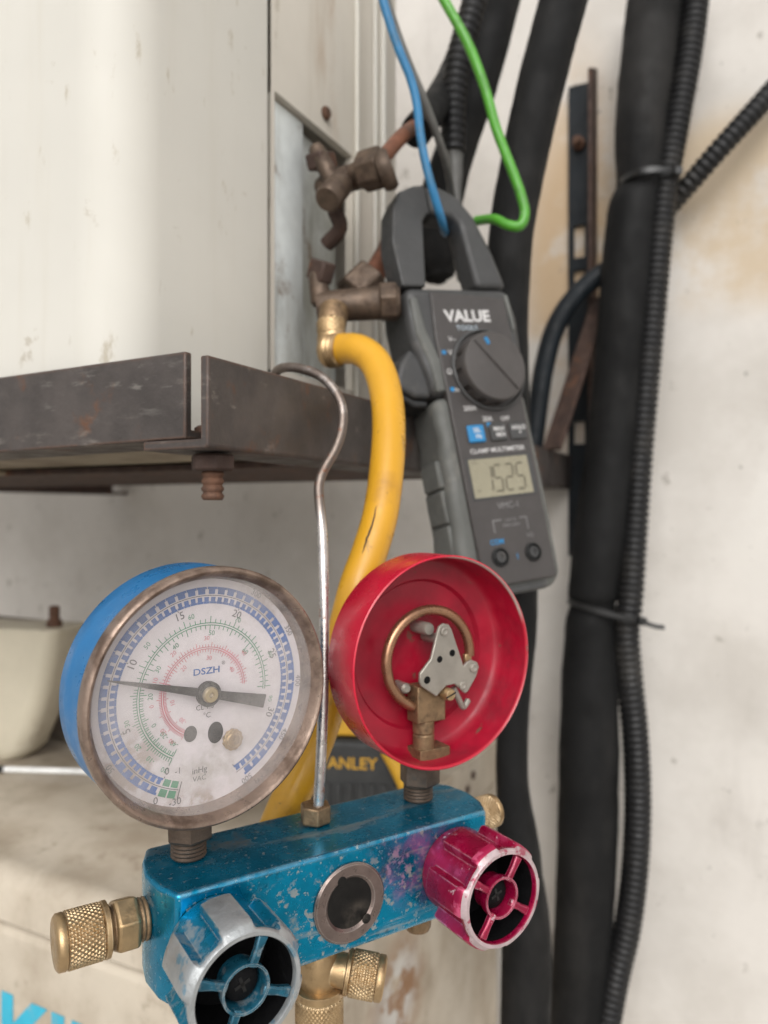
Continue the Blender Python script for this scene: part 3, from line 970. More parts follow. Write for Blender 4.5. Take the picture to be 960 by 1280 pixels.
pipe('insulated_pipe', 'black insulated pipe passing behind the green wire and the meter', 'pipe',
     [at(u, v, D2 + dd) for u, v, dd in ((716, -40, 0), (696, 30, 0), (675, 110, 0), (655, 200, 0), (638, 300, 0), (634, 420, 0.0), (640, 560, 0.0), (648, 700, 0), (650, 780, 0), (643, 880, 0), (640, 970, 0.0), (650, 1080, 0.0), (658, 1180, 0), (655, 1330, 0))], 0, 'rubber',
     rads=[x * D2 / FPX for x in (31, 30, 30, 29, 28, 26, 24, 23, 21, 19, 20, 27, 31, 31)], group=G1)
pipe('insulated_pipe', 'dark insulated pipe behind the corrugated conduit above the meter', 'pipe',
     [at(u, v, 0.50) for u, v in ((635, -40), (618, 30), (596, 110), (572, 180), (554, 240), (546, 300), (547, 326), (549, 345), (551, 354))], 0, 'rubber', rads=[x * 0.50 / FPX for x in (25, 25, 25, 25, 27, 28, 27, 20, 7)], group=G1)
conduit('corrugated_conduit', 'black corrugated conduit running behind the blue and green wires',
        [at(u, v, 0.450) for u, v in ((604, -40), (588, 20), (573, 75), (567, 130), (566, 190))], 16 * 0.45 / FPX, pitch=0.0046, group=G2)
pipe('control_cable', 'black cable tapering down behind the top of the meter jaw', 'cable',
     [at(u, v, 0.452) for u, v in ((566, 186), (568, 215), (568, 250), (572, 300), (580, 350))], 0, 'greywire', rads=[0.0062, 0.0050, 0.0042, 0.0042, 0.004])
pipe('insulated_pipe', 'thin black insulated pipe coming from the copper flare line', 'pipe',
     [at(u, v, dd) for u, v, dd in ((520, 165, 0.41), (535, 145, 0.425), (552, 118, 0.46), (570, 80, 0.50), (590, 20, 0.53), (610, -40, 0.54))], 0.0085, 'rubber', group=G1)
pipe('copper_pipe', 'tarnished copper pipe leaving the upper service valve', 'pipe',
     [at(u, v, dd) for u, v, dd in ((470, 206, 0.374), (485, 190, 0.385), (505, 168, 0.398), (528, 152, 0.415))], 0.0038, 'copper', group='copper refrigerant pipes')
pipe('copper_pipe', 'tarnished copper pipe leaving the lower service valve behind the meter', 'pipe',
     [at(u, v, dd) for u, v, dd in ((462, 352, 0.395), (480, 322, 0.41), (492, 296, 0.43), (505, 270, 0.45))], 0.0058, 'copper', group='copper refrigerant pipes')
pipe('slate_cable', 'slate black cable curving beside the rusty brace', 'cable',
     [at(u, v, 0.638) for u, v in ((775, 330), (748, 345), (718, 372), (694, 410), (680, 460), (671, 520), (663, 575), (645, 630))], 0.0083, 'navy')


def tie(label, cu, cv, d, wpx, hpx, tilt, tail):
    c = at(cu, cv, d)
    X = Matrix.Translation(c)
    root = thing('cable_tie', label, 'cable tie', X, 'black cable ties')
    m = MB()
    a_, b_ = wpx * d / FPX, 0.026
    P = []
    for k in range(33):
        a = 2 * math.pi * k / 32
        sx = math.copysign(abs(math.cos(a)) ** 0.8, math.cos(a))
        P.append(Vector((a_ * sx, b_ * math.sin(a), a_ * sx * tilt)))
    vs, fs = [], []
    for p in P[:-1]:
        o = 1 + 0.0012 / a_
        for dz in (-0.0022, 0.0022):
            vs += [(p.x, p.y, p.z + dz), (p.x * o, p.y * o, p.z + dz)]
    for k in range(32):
        A, B = 4 * k, 4 * ((k + 1) % 32)
        fs += [(A + 1, B + 1, B + 3, A + 3), (A, A + 2, B + 2, B), (A + 2, A + 3, B + 3, B + 2), (A, B, B + 1, A + 1)]
    m.add(vs, fs)
    m.build('strap', 'tie', root, sharp=50)
    m = MB()
    m.box((a_ * 0.62, -b_ * 0.99, a_ * 0.62 * tilt - 0.003), (a_ * 0.62 + 0.006, -b_ * 0.80, a_ * 0.62 * tilt + 0.003))
    m.build('buckle', 'tie', root, bevel=0.0006)
    if tail:
        m = MB()
        m.tube([(a_ * 0.92, -b_ * 0.5, a_ * tilt), (a_ * 1.16, -b_ * 0.62, a_ * tilt * 1.3), (a_ * 1.36, -b_ * 0.7, a_ * tilt * 1.35)], 0.0019, 8)
        m.build('loose_end', 'tie', root)


tie('black cable tie round pipe and conduit beside the slanting conduit', 808, 230, D, 34, 8, 0.0, False)
tie('black cable tie with loose end low on the thickest pipe', 758, 764, D, 46, 8, -0.26, True)

# ------------------------------------------------------------------ loose wires and the hose
pipe('blue_wire', 'blue wire hanging down through the clamp meter jaw', 'wire',
     [at(u, v, dd) for u, v, dd in ((470, -40, .36), (480, 5, .362), (497, 58, .365), (513, 98, .368), (521, 130, .37), (525, 165, .372), (532, 205, .374), (543, 245, .377), (552, 275, .384), (556, 290, .40), (560, 286, .43), (566, 250, .455), (566, 190, .466))],
     0.0021, 'bluewire', group='loose wires at the meter')
pipe('grey_wire', 'grey wire running beside the blue wire to the conduit', 'wire',
     [at(u, v, dd) for u, v, dd in ((474, -40, .375), (486, 10, .378), (507, 70, .383), (528, 120, .39), (545, 165, .40), (558, 205, .415), (565, 245, .44))],
     0.0021, 'greywire', group='loose wires at the meter')
pipe('green_wire', 'bright green wire looping to the right side of the meter jaw', 'wire',
     [at(u, v, dd) for u, v, dd in ((528, -50, .40), (556, 2, .40), (585, 55, .40), (606, 110, .40), (620, 160, .40), (637, 205, .40), (650, 240, .40), (656, 266, .40), (650, 282, .40), (634, 281, .402), (618, 274, .408), (596, 276, .425))],
     0.0026, 'greenwire', n=8, group='loose wires at the meter')

hose_pts = [(418, 438, .352), (430, 436, .350), (450, 438, .342), (470, 455, .335), (482, 490, .325), (486, 535, .315), (483, 590, .305), (475, 645, .297), (462, 690, .292), (446, 735, .288), (432, 790, .288), (418, 850, .288), (400, 910, .285), (378, 965, .281), (353, 1020, .278), (328, 1085, .275), (305, 1160, .272), (290, 1240, .27), (285, 1340, .27)]
hb = at(*hose_pts[-1])
hose = thing('yellow_hose', 'yellow charging hose with brass end on the lower valve', 'hose', Matrix.Translation(hb))
m = MB(Matrix.Translation(-hb))
m.tube(smooth([at(*p) for p in hose_pts], 10), 0.0069, 24)
m.build('hose_tube', 'hose', hose, sharp=60)
# crack on the hose: a thin dark split proud of the rubber
m = MB(Matrix.Translation(-hb))
HP = smooth([at(*p) for p in hose_pts], 10)
seg_pts = []
for i, p in enumerate(HP):
    v = 640 - (p.z - ZC) / p.y * FPX
    if 632 < v < 706:
        tg = (HP[i + 1] - HP[i - 1]).normalized()
        toc = (Vector((0, 0, ZC)) - p).normalized()
        toc = (toc - tg * toc.dot(tg)).normalized()
        left = tg.cross(toc).normalized()
        left = left if left.x < 0 else -left
        off = (toc * 0.93 + left * (0.30 + 0.0012 * (v - 632))).normalized()
        seg_pts.append(p + off * 0.0067 + left * random.uniform(-0.0003, 0.0003))
if len(seg_pts) > 2:
    k = len(seg_pts)
    m.tube(seg_pts, [0.0001 + 0.00042 * math.sin(math.pi * (i + 0.3) / k) for i in range(k)], 6)
    m.build('crack', 'ink', hose)
m = MB(Matrix.Translation(-hb))
a, b = at(411, 412, .356), at(414, 440, .353)
X = axm(at(413, 402, .357), b - a)
m.knurl(0.0066, 0.0, 0.008, X, nd=20, amp=0.09, sub=4)
m.lathe([(0.0060, 0.008), (0.0072, 0.0085), (0.0072, 0.0100), (0.0058, 0.0105)], X, 20)
f0 = m.build('hose_fitting', 'brass', hose)
m = MB(Matrix.Translation(-hb))
X = axm(at(408, 438, .354), at(432, 437, .350) - at(408, 438, .354))
m.lathe([(0.0060, -0.002), (0.0078, 0.0), (0.0082, 0.002), (0.0074, 0.003), (0.0082, 0.004), (0.0074, 0.0052), (0.0080, 0.0062), (0.0072, 0.0072)], X, 24)
m.build('ferrule', 'brass', f0, sharp=60)

# ------------------------------------------------------------------ gauge manifold
MR = Matrix(((0.846931136, -0.531702190, 0.000658074), (0.531653694, 0.846835805, -0.014610593), (0.007211204, 0.012724034, 0.999893043)))
MAN = Matrix.Translation((-0.02054389, 0.24385016, -0.10078344 + ZC)) @ MR.to_4x4()
man = thing('gauge_manifold', 'blue two valve gauge manifold hanging from the steel bracket', 'gauge manifold', MAN)
MF = -0.0164            # front plane
MH = -0.0311            # underside
SP = 0.0409             # half spacing of the stems
mm = 0.001
m = MB()
plan = [(-50.5, -16.4), (-53.6, -9), (-54.6, 0), (-53.4, 8), (-50, 16.2), (54, 16.2), (58.5, 9), (60, 0), (58.5, -9), (54.5, -16.4)]
m.prism([(x * mm, y * mm) for x, y in plan], MH, 0.0)
m.build('valve_block', 'block', man, bevel=0.0011, bseg=3, sharp=30)
XF = Matrix(((1, 0, 0, 0), (0, 0, -1, 0), (0, 1, 0, 0), (0, 0, 0, 1)))     # x right, y up, facing the viewer
# sight glass
m = MB()
X = Matrix.Translation((0.0016, MF, -0.0163)) @ XF
m.lathe([(0.0120, 0.0001), (0.0120, 0.0006), (0.0114, 0.0011), (0.0084, 0.0011), (0.0078, 0.0006), (0.0074, 0.0003)], X, 48, cap0=False, cap1=False)
sg = m.build('sight_glass', 'sightring', man)
m = MB()
m.lathe([(0.0077, 0.00045), (0.0045, 0.00025), (0.0001, 0.0002)], X, 40, cap0=False, cap1=True)
for aa in (112, -48):
    c, s = math.cos(R(aa)), math.sin(R(aa))
    m.lathe([(0.0015, 0.00115), (0.0014, 0.0013)], X @ Matrix.Translation((0.0081 * c, 0.0081 * s, 0)), 14)
m.build('sight_lens', 'sightglass', sg)


# ---- the hand wheels
def knob(px, label, mats, spoke0, lug0):
    k = 0.0249
    Rg, Rl, Rr, Ri = 0.0131, 0.0162, 0.0147, 0.0129
    X = Matrix.Translation((px, MF, -0.0153)) @ XF
    nl = 6
    seg = 192
    lug = []
    for i in range(seg):
        ph = ((i / seg - lug0 / 360) * nl + 0.5) % 1.0
        e = min(abs(ph - 0.5), 1) * 2            # 0 centre of lug .. 1 centre of groove
        lug.append(max(0, min(1, (0.57 - e) / 0.07)))
    rows = []
    def ring(h, fn):
        rows.append([(fn(l), h) for l in lug])
    ring(0.0003, lambda l: Rg * 0.97)
    ring(0.0012, lambda l: Rg)
    ring(0.0062, lambda l: Rg)
    ring(0.0066, lambda l: Rg + (Rl - Rg) * l * 0.85)
    ring(0.0078, lambda l: Rg + (Rl - Rg) * l)
    ring(k - 0.0052, lambda l: Rg + (Rl - Rg) * l)
    ring(k - 0.0038, lambda l: Rg + 0.0004 + (Rl - Rg - 0.0004) * l)
    ring(k - 0.0022, lambda l: Rr + (Rl - Rr - 0.0002) * l)
    ring(k - 0.0012, lambda l: Rr + (Rl - Rr - 0.0007) * l)
    ring(k - 0.0005, lambda l: Rr - 0.0001)
    ring(k, lambda l: Rr - 0.0005)
    ring(k, lambda l: Ri + 0.0003)
    ring(k - 0.0006, lambda l: Ri)
    ring(k - 0.0018, lambda l: Ri)
    ring(k - 0.0170, lambda l: Ri - 0.0008)
    ring(k - 0.0172, lambda l: 0.0002)
    vs, fs, ms = [], [], []
    for row in rows:
        for i, (r_, h) in enumerate(row):
            a = 2 * math.pi * i / seg
            vs.append((r_ * math.cos(a), r_ * math.sin(a), h))
    for j in range(len(rows) - 1):
        for i in range(seg):
            i2 = (i + 1) % seg
            fs.append((j * seg + i, j * seg + i2, (j + 1) * seg + i2, (j + 1) * seg + i))
            l = (lug[i] + lug[i2]) / 2
            if j >= 13:
                ms.append(2)
            elif j >= 8:
                ms.append(0 if len(mats) > 5 and j not in (8, 9, 10) else 3)
            elif j in (6, 7):
                ms.append((len(mats) - 1 if len(mats) > 5 else 1) if l > 0.5 else 0)
            elif j >= 3 and l > 0.9:
                ms.append(1)
            else:
                ms.append(0)
    m = MB()
    m.add(vs, fs, X)
    m.m = ms
    kb = m.build('hand_wheel', mats, man, sharp=38, label=label)
    for q in range(4):
        a = spoke0 + 90 * q
        m = MB()
        m.prism([(0.0050, -0.0012), (0.0050, 0.0012), (0.0090, 0.0010), (0.0128, 0.0014), (0.0128, -0.0014), (0.0090, -0.0010)], k - 0.0028, k - 0.0009, X @ Matrix.Rotation(R(a), 4, 'Z'))
        m.build('spoke', mats[4], kb, bevel=0.0004)
    m = MB()
    m.lathe([(0.0061, k - 0.0036), (0.0063, k - 0.0011), (0.0062, k - 0.0007), (0.0056, k - 0.0007), (0.0053, k - 0.0012), (0.0053, k - 0.0075)], X, 40, cap0=False, cap1=False)
    m.build('hub', mats[4], kb, sharp=40)
    m = MB()
    m.lathe([(0.0053, k - 0.0072), (0.0050, k - 0.0058), (0.0044, k - 0.0042), (0.0034, k - 0.0036), (0.0018, k - 0.0034)], X, 28)
    sc = m.build('hub_screw', 'black_in', kb)
    m = MB()
    for a in (20, 110):
        m.box((-0.0021, -0.0004, k - 0.0036), (0.0021, 0.0004, k - 0.00325), X @ Matrix.Rotation(R(a), 4, 'Z'))
    m.build('cross_slot', 'black', sc)
    return kb


knob(-SP, 'blue hand wheel worn to bare silver metal', ['knob_blue', 'knob_silver', 'black_in', 'knob_silver', 'spoke_blue'], 68, 97)
knob(SP, 'red hand wheel with chipped pink paint', ['knob_red', 'knob_red', 'black_in', 'knob_rim', 'knob_red', 'knob_pink'], 56, 112)


# ---- port fittings
def cap_fitting(loc, d, name, label=None, s=1.0, nut=True, stem=0.003):
    X = axm(loc, d)
    m = MB()
    m.thread(0.0058 * s, 0.0, stem * 2 + 0.010 * s, 0.0012, X, depth=0.06)
    f = m.build(name, 'brass_dirty', man, sharp=60, label=label)
    h = stem
    if nut:
        m = MB()
        m.hexa(0.0075 * s, h, h + 0.0064 * s, X, ch=0.1, rot=0.4)
        m.build('hex_nut', 'brass', f, bevel=0.0004)
        h += 0.0064 * s + 0.0011
    m = MB()
    m.lathe([(0.0066 * s, h), (0.0074 * s, h + 0.0004), (0.0074 * s, h + 0.0016), (0.0070 * s, h + 0.0019)], X, 40)
    m.knurl(0.0074 * s, h + 0.0019, h + 0.0112 * s, X, nd=32, amp=0.10, sub=6)
    m.lathe([(0.0070 * s, h + 0.0112 * s), (0.0073 * s, h + 0.0116 * s), (0.0072 * s, h + 0.0132 * s), (0.0064 * s, h + 0.0138 * s), (0.0020 * s, h + 0.0138 * s)], X, 40)
    m.build('knurled_cap', 'brass', f, sharp=50)
    return f


cap_fitting((-0.0542, 0.0, -0.0124), (-1, 0, 0.0), 'side_port', stem=0.0028)
cap_fitting((0.0600, 0.002, -0.0105), (1, 0.06, 0.0), 'side_port', stem=0.0030, s=0.82, nut=False)
# bottom tee with its own capped branch and a hose nut
m = MB()
m.lathe([(0.0062, -0.037), (0.0062, MH + 0.001)], Matrix.Translation((0.0, 0.0, 0)), 28)
m.lathe([(0.0050, -0.051), (0.0060, -0.049), (0.0066, -0.0435), (0.0060, -0.038), (0.0050, -0.0355)], Matrix.Translation((0.0, 0.0, 0)), 28)
bd = Vector((0.80, -0.58, -0.16)).normalized()
m.lathe([(0.0052, 0.0), (0.0052, 0.0085)], axm((0, 0, -0.0435), bd), 28)
tee = m.build('bottom_tee', 'brass', man, sharp=45)
X = axm(Vector((0, 0, -0.0435)) + bd * 0.0085, bd)
m = MB()
m.lathe([(0.0060, 0.0), (0.0068, 0.0004), (0.0068, 0.0014), (0.0064, 0.0017)], X, 40)
m.knurl(0.0069, 0.0017, 0.0100, X, nd=30, amp=0.10, sub=6)
m.lathe([(0.0066, 0.0100), (0.0068, 0.0104), (0.0067, 0.0120), (0.0060, 0.0126), (0.002, 0.0126)], X, 40)
m.build('knurled_cap', 'brass', tee, sharp=50)
X = Matrix.Translation((0, 0, -0.049)) @ Matrix.Rotation(math.pi, 4, 'X')
m = MB()
m.lathe([(0.0064, 0.0), (0.0078, 0.0006), (0.0078, 0.003), (0.0073, 0.0034)], X, 40)
m.knurl(0.0077, 0.0034, 0.0155, X, nd=34, amp=0.06, sub=5)
m.lathe([(0.0070, 0.0155), (0.0070, 0.022)], X, 32)
m.build('hose_nut', 'brass', tee, sharp=50)
m = MB()
m.lathe([(0.0022, -0.0372), (0.0038, -0.0364), (0.0044, -0.0350), (0.0044, MH + 0.0008)], Matrix.Translation((0.0315, -0.0095, 0)), 20)
m.build('bottom_plug', 'brass_dirty', man)
# hook nut and hanging hook
HN = (0.0015, 0.0055, 0.0)
m = MB()
m.hexa(0.0052, 0.0002, 0.0062, Matrix.Translation(HN), ch=0.1, rot=0.2)
m.build('hook_nut', 'brass_dirty', man, bevel=0.0004)
hk = [at(397, 1026, .2478), (at(401, 950, .2485)), at(404, 870, .251), at(405, 800, .254), at(405, 740, .257), at(403, 670, .262), at(399, 625, .266), at(399, 604, .268), at(406, 585, .269), at(419, 562, .270), at(427, 538, .271), at(428, 512, .272), at(419, 489, .274), at(402, 471, .277), at(381, 462, .281), at(360, 459, .287), at(346, 464, .296), at(340, 480, .302)]
m = MB(MAN.inverted())
m.tube(smooth(hk, 8), 0.00178, 14)
m.build('hanging_hook', 'hook', man, sharp=60)


# ---- gauges
def gauge_empty_mesh(px, yaw, pitch):
    return Matrix.Translation((px, 0.0, 0.05101)) @ Matrix.Rotation(yaw, 4, 'Z') @ Matrix.Rotation(pitch, 4, 'X')


def stem(GX, parent, px):
    m = MB()
    m.thread(0.0052, 0.0003, 0.0060, 0.0010, Matrix.Translation((px, 0.004, 0)), depth=0.07)
    m.hexa(0.0070, 0.0060, 0.0145, Matrix.Translation((px, 0.003, 0)), rot=0.25)
    m.lathe([(0.0046, 0.0145), (0.0046, 0.0180)], Matrix.Translation((px, 0.003, 0)), 20)
    return m.build('gauge_stem', 'bronze', parent, bevel=0)


GB = gauge_empty_mesh(-SP, 0.12118, 0.02833)
# lathe axis local Z of XG -> towards the viewer
XG = GB @ XF
m = MB()
m.lathe([(0.0050, -0.0088), (0.0310, -0.0088), (0.0340, -0.0080), (0.0351, -0.0062), (0.0352, 0.0000), (0.0350, 0.0125)], XG, 128, cap1=False)
gb = m.build('pressure_gauge', 'case_blue', man, sharp=40, label='blue cased pressure gauge with its dial and lens')
m = MB()
m.lathe([(0.0351, 0.0104), (0.0357, 0.0106), (0.0358, 0.0142), (0.0353, 0.0152), (0.0348, 0.01545), (0.0343, 0.0153), (0.0339, 0.0147), (0.0334, 0.0137), (0.0327, 0.0118), (0.0321, 0.0098), (0.0318, 0.0075)], XG, 128, cap0=False, cap1=False)
m.build('bezel', 'bezel', gb, sharp=40)
DZ = 0.0076
m = MB()
m.lathe([(0.0322, DZ - 0.0006), (0.0322, DZ)], XG, 96)
dial = m.build('dial_face', 'dial', gb)


def polar(r_, a, z=0.0):
    return Matrix.Translation((r_ * math.cos(R(a)), r_ * math.sin(R(a)), z))


def bar_ang(b):
    return 242.0 - 8.86 * b


XP = XG @ Matrix.Translation((0, 0, DZ + 0.00012)) @ Matrix.Diagonal((1.03, 1.03, 1, 1))
m = MB()
for i in range(70):
    a0, a1 = bar_ang(i * 0.5), bar_ang(i * 0.5 + 0.5)
    gap = 0.35 if i % 10 else 0.75
    m.arc(0.0241, 0.0247, a0 - gap * 0.5, a1, XP)
    m.arc(0.0247, 0.0259, a0 - gap * 0.9 - 0.4, a1 + 0.75, XP)
for i in range(50):
    b0, b1 = i * 0.69, (i + 1) * 0.69
    a0, a1 = bar_ang(b0), bar_ang(b1)
    gap = 0.35 if i % 5 else 0.8
    m.arc(0.0280, 0.0287, a0 - gap * 0.5, a1, XP)
    m.arc(0.0267, 0.0280, a0 - gap * 0.9 - 0.5, a1 + 0.95, XP)
m.text('DSZH', 0.0025, XP @ Matrix.Translation((0.0006, 0.0056, 0)), off=0.02, sx=1.25)
m.build('scale_print', 'pblue', dial, kind='stuff')
m = MB()
for k in range(2):
    a0 = 242.8 + 5.5 * k
    m.arc(0.0241, 0.0259, a0, a0 + 4.6, XP)
    m.arc(0.0267, 0.0287, a0, a0 + 4.6, XP)
for rr_ in (0.0181, 0.0187):
    m.arc(rr_, rr_ + 0.00022, 241, -6, XP)
for i in range(56):
    a = 241 - i * 4.45
    fine = a > 170
    for q in ((0, 2.2) if fine else (0,)):
        L_ = 0.0018 if i % 5 == 0 and q == 0 else 0.0010
        m.box((0.0189, -0.00010, 0), (0.0189 + L_, 0.00010, 0.00002), XP @ Matrix.Rotation(R(a - q), 4, 'Z'))
        m.box((0.0181 - L_, -0.00010, 0), (0.0181, 0.00010, 0.00002), XP @ Matrix.Rotation(R(a - q * 0.8), 4, 'Z'))
for s, a, r_ in (('-30', 240, .0221), ('-10', 226, .0216), ('20', 212, .0217), ('30', 193, .0218), ('50', 138, .0217), ('60', 101, .0212), ('70', 62, .0212), ('80', 21, .0218), ('90', -14, .0212),
                 ('-40', 236, .0152), ('-20', 221, .0150), ('0', 205, .0156), ('20', 176, .0152), ('30', 149, .0154), ('40', 122, .0158), ('50', 83, .0160), ('60', 38, .0156)):
    m.text(s, 0.0019, XP @ polar(r_, a) @ Matrix.Rotation(R(a - 90), 4, 'Z'), off=0.0)
m.build('scale_print', 'pgreen', dial, kind='stuff')
m = MB()
for rr_ in (0.0116, 0.0121):
    m.arc(rr_, rr_ + 0.00022, 241, 2, XP)
for i in range(60):
    a = 241 - i * 4.0
    fine = a > 165
    for q in ((0, 2) if fine else (0,)):
        L_ = 0.0013 if i % 5 == 0 and q == 0 else 0.0007
        m.box((0.0123, -0.00009, 0), (0.0123 + L_, 0.00009, 0.00002), XP @ Matrix.Rotation(R(a - q), 4, 'Z'))
        m.box((0.0116 - L_, -0.00009, 0), (0.0116, 0.00009, 0.00002), XP @ Matrix.Rotation(R(a - q), 4, 'Z'))
for s, a, r_ in (('-40', 233, .0150), ('-20', 218, .0145), ('0', 186, .0149), ('10', 160, .0148), ('20', 128, .0146), ('30', 88, .0146), ('40', 38, .0150), ('50', -16, .0146),
                 ('-30', 228, .0092), ('10', 190, .0092), ('20', 130, .0094), ('30', 82, .0092), ('40', 32, .0096)):
    m.text(s, 0.0017, XP @ polar(r_, a) @ Matrix.Rotation(R(a - 90), 4, 'Z'))
m.build('scale_print', 'pred', dial, kind='stuff')
m = MB()
m.arc(0.02622, 0.02642, 254, -68, XP)
m.arc(0.0241, 0.0290, 254.4, 255.0, XP)
for b in range(0, 36, 5):
    m.box((0.0241, -0.00011, 0), (0.0236, 0.00011, 0.00002), XP @ Matrix.Rotation(R(bar_ang(b)), 4, 'Z'))
for s, b in (('5', 5), ('10', 10), ('15', 15), ('20', 20), ('25', 25), ('30', 30)):
    a = bar_ang(b)
    m.text(s, 0.0029, XP @ polar(0.0224, a) @ Matrix.Rotation(R(a - 90), 4, 'Z'), off=0.004)
m.text('0', 0.0027, XP @ Matrix.Translation((-0.0105, -0.0196, 0)), off=0.004)
m.text('-1', 0.0024, XP @ Matrix.Translation((-0.0074, -0.0202, 0)), off=0.0)
for s, p in (('50', 50), ('300', 300), ('350', 350), ('400', 400), ('450', 450), ('500', 500)):
    a = bar_ang(p * 0.069)
    m.text(s, 0.0023, XP @ polar(0.0299, a) @ Matrix.Rotation(R(a - 90), 4, 'Z'), off=0.0)
m.text('0', 0.0027, XP @ Matrix.Translation((-0.0136, -0.0268, 0)), off=0.002)
m.text('-30', 0.0027, XP @ Matrix.Translation((-0.0082, -0.0284, 0)), off=0.002)
m.text('inHg', 0.0024, XP @ Matrix.Translation((-0.0012, -0.0213, 0)))
m.text('VAC', 0.0020, XP @ Matrix.Translation((-0.0012, -0.0236, 0)))
m.text('CL 1.6', 0.0020, XP @ Matrix.Translation((0.0002, -0.0042, 0)))
m.text('°C', 0.0021, XP @ Matrix.Translation((0.0008, -0.0066, 0)))
m.text('®', 0.0014, XP @ Matrix.Translation((0.0056, 0.0072, 0)))
m.build('scale_print', 'pblack', dial, kind='stuff')
# two openings in the dial and the brass adjuster
m = MB()
for (x, z, a_, b_) in ((-0.0040, -0.0108, 0.0019, 0.0022), (0.0034, -0.0118, 0.0023, 0.0030)):
    vs = [(x + a_ * math.cos(2 * math.pi * k / 24), z + b_ * math.sin(2 * math.pi * k / 24), 0) for k in range(24)]
    m.add(vs, [tuple(range(24))], XP @ Matrix.Translation((0, 0, 0.00006)))
m.build('dial_opening', 'black_in', dial)
m = MB()
m.knurl(0.0030, 0.0, 0.0012, XP @ Matrix.Translation((0.0084, -0.0146, 0)), nd=10, amp=0.10, sub=6)
m.lathe([(0.0022, 0.0012), (0.0019, 0.0016)], XP @ Matrix.Translation((0.0084, -0.0146, 0)), 18)
m.build('zero_adjuster', 'brass', dial)
m = MB()
X = XP @ Matrix.Translation((0, 0, 0.0022)) @ Matrix.Rotation(R(164.5), 4, 'Z')
m.prism([(-0.0180, -0.0019), (-0.0180, 0.0019), (-0.0045, 0.0012), (0.005, 0.0011), (0.024, 0.0004), (0.0282, 0.0001), (0.0282, -0.0001), (0.024, -0.0004), (0.005, -0.0011), (-0.0045, -0.0012)], 0, 0.0005, X)
m.lathe([(0.0034, -0.0004), (0.0034, 0.0010), (0.0031, 0.0012)], X, 32)
nd = m.build('needle', 'needle', gb, sharp=40)
m = MB()
m.lathe([(0.0022, 0.0012), (0.0022, 0.0018), (0.0018, 0.0024), (0.0008, 0.0024), (0.0006, 0.0019)], X, 28)
m.build('needle_hub', 'hubbrass', nd)
m = MB()
m.lathe([(0.0327, 0.0119), (0.0327, 0.0121)], XG, 96)
m.build('lens', 'lens', gb)
stem(GB, gb, -SP)

# red gauge, open: case without bezel, dial or lens
GR = gauge_empty_mesh(SP, -0.02123, -0.00373)
XG = GR @ XF
m = MB()
m.lathe([(0.0050, -0.0066), (0.0310, -0.0066), (0.0342, -0.0058), (0.0353, -0.0040), (0.0354, 0.0122), (0.03535, 0.0128), (0.0349, 0.0131), (0.0345, 0.0128),
         (0.0343, 0.0122), (0.0343, 0.0006), (0.0330, -0.0022), (0.0318, -0.0028), (0.0262, -0.0030), (0.0256, -0.0040), (0.0252, -0.0046), (0.0006, -0.0046)], XG, 128,
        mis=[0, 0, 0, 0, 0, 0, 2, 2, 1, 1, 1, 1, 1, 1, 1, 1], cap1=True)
gr = m.build('pressure_gauge', ['case_red', 'case_red_in', 'rim_bare'], man, sharp=40, label='red cased pressure gauge, open with its tube movement bare')
m = MB()
P = []
for k in range(41):
    a = R(250 - 252 * k / 40)
    P.append(Vector((0.0006 + 0.0172 * math.cos(a), -0.0008 + 0.0168 * math.sin(a), 0.0018)))
P2 = [Vector((-0.003, -0.0150, 0.0018))] + P
m.tube(P2, [0.0018] * len(P2), 14, X=XG)
m.build('bourdon_tube', 'tube_copper', gr, sharp=60, label='curved copper coloured tube inside the red case')
m = MB()
m.box((0.0150, -0.0046, 0.0012), (0.0180, -0.0006, 0.0030), XG)
m.build('tube_link', 'brass', gr, bevel=0.0004)
m = MB()
plate = [(2.4, 12.0), (4.6, 11.4), (5.8, 9.6), (10.8, -3.5), (12.2, -2.2), (14.1, -1.6), (16.6, -2.6), (17.5, -4.4), (16.2, -7.6), (12.6, -12.4), (11.4, -12.9), (9.6, -11.4), (7.1, -9.1), (3.5, -9.3), (-0.6, -12.4), (-6.6, -8.2), (-7.3, -6.6), (-7.2, -4.0), (-2.7, 0.5), (-0.3, 8.7), (0.6, 11.0)]
m.prism([(x * mm, z * mm) for x, z in plate], 0.0066, 0.0078, XG)
pl = m.build('movement_plate', 'zinc', gr, bevel=0.0003)
m = MB()
for (x, z) in ((2.4, 9.3), (14.8, -4.4), (10.1, -9.9)):
    m.lathe([(0.0016, 0.0078), (0.0015, 0.0084), (0.0010, 0.0086), (0.0004, 0.0083)], XG @ Matrix.Translation((x * mm, z * mm, 0)), 18)
m.build('rivet', 'zinc', pl)
m = MB()
for (x, z, rr_) in ((0.7, 0.0, 1.15), (-4.4, -6.4, 1.3), (5.9, 1.6, 1.2)):
    m.lathe([(rr_ * mm, 0.00781), (rr_ * mm * 0.9, 0.00786)], XG @ Matrix.Translation((x * mm, z * mm, 0)), 18)
m.build('plate_hole', 'black_in', pl)
m = MB()
m.lathe([(0.0022, -0.0046), (0.0022, 0.0040), (0.0018, 0.0046)], XG @ Matrix.Translation((-0.0012, 0.0098, 0)), 20)
m.lathe([(0.0018, -0.0046), (0.0018, 0.0066)], XG @ Matrix.Translation((0.0030, 0.006, 0)), 16)
m.lathe([(0.0018, -0.0046), (0.0018, 0.0066)], XG @ Matrix.Translation((0.011, -0.009, 0)), 16)
m.build('spacer_post', 'zinc', pl)
m = MB()
X = XG @ Matrix.Translation((0.0040, -0.0121, 0))
m.lathe([(0.0021, 0.0060), (0.0021, 0.0092), (0.0017, 0.0098)], X, 22)
scw = m.build('slotted_screw', 'brass', pl)
m = MB()
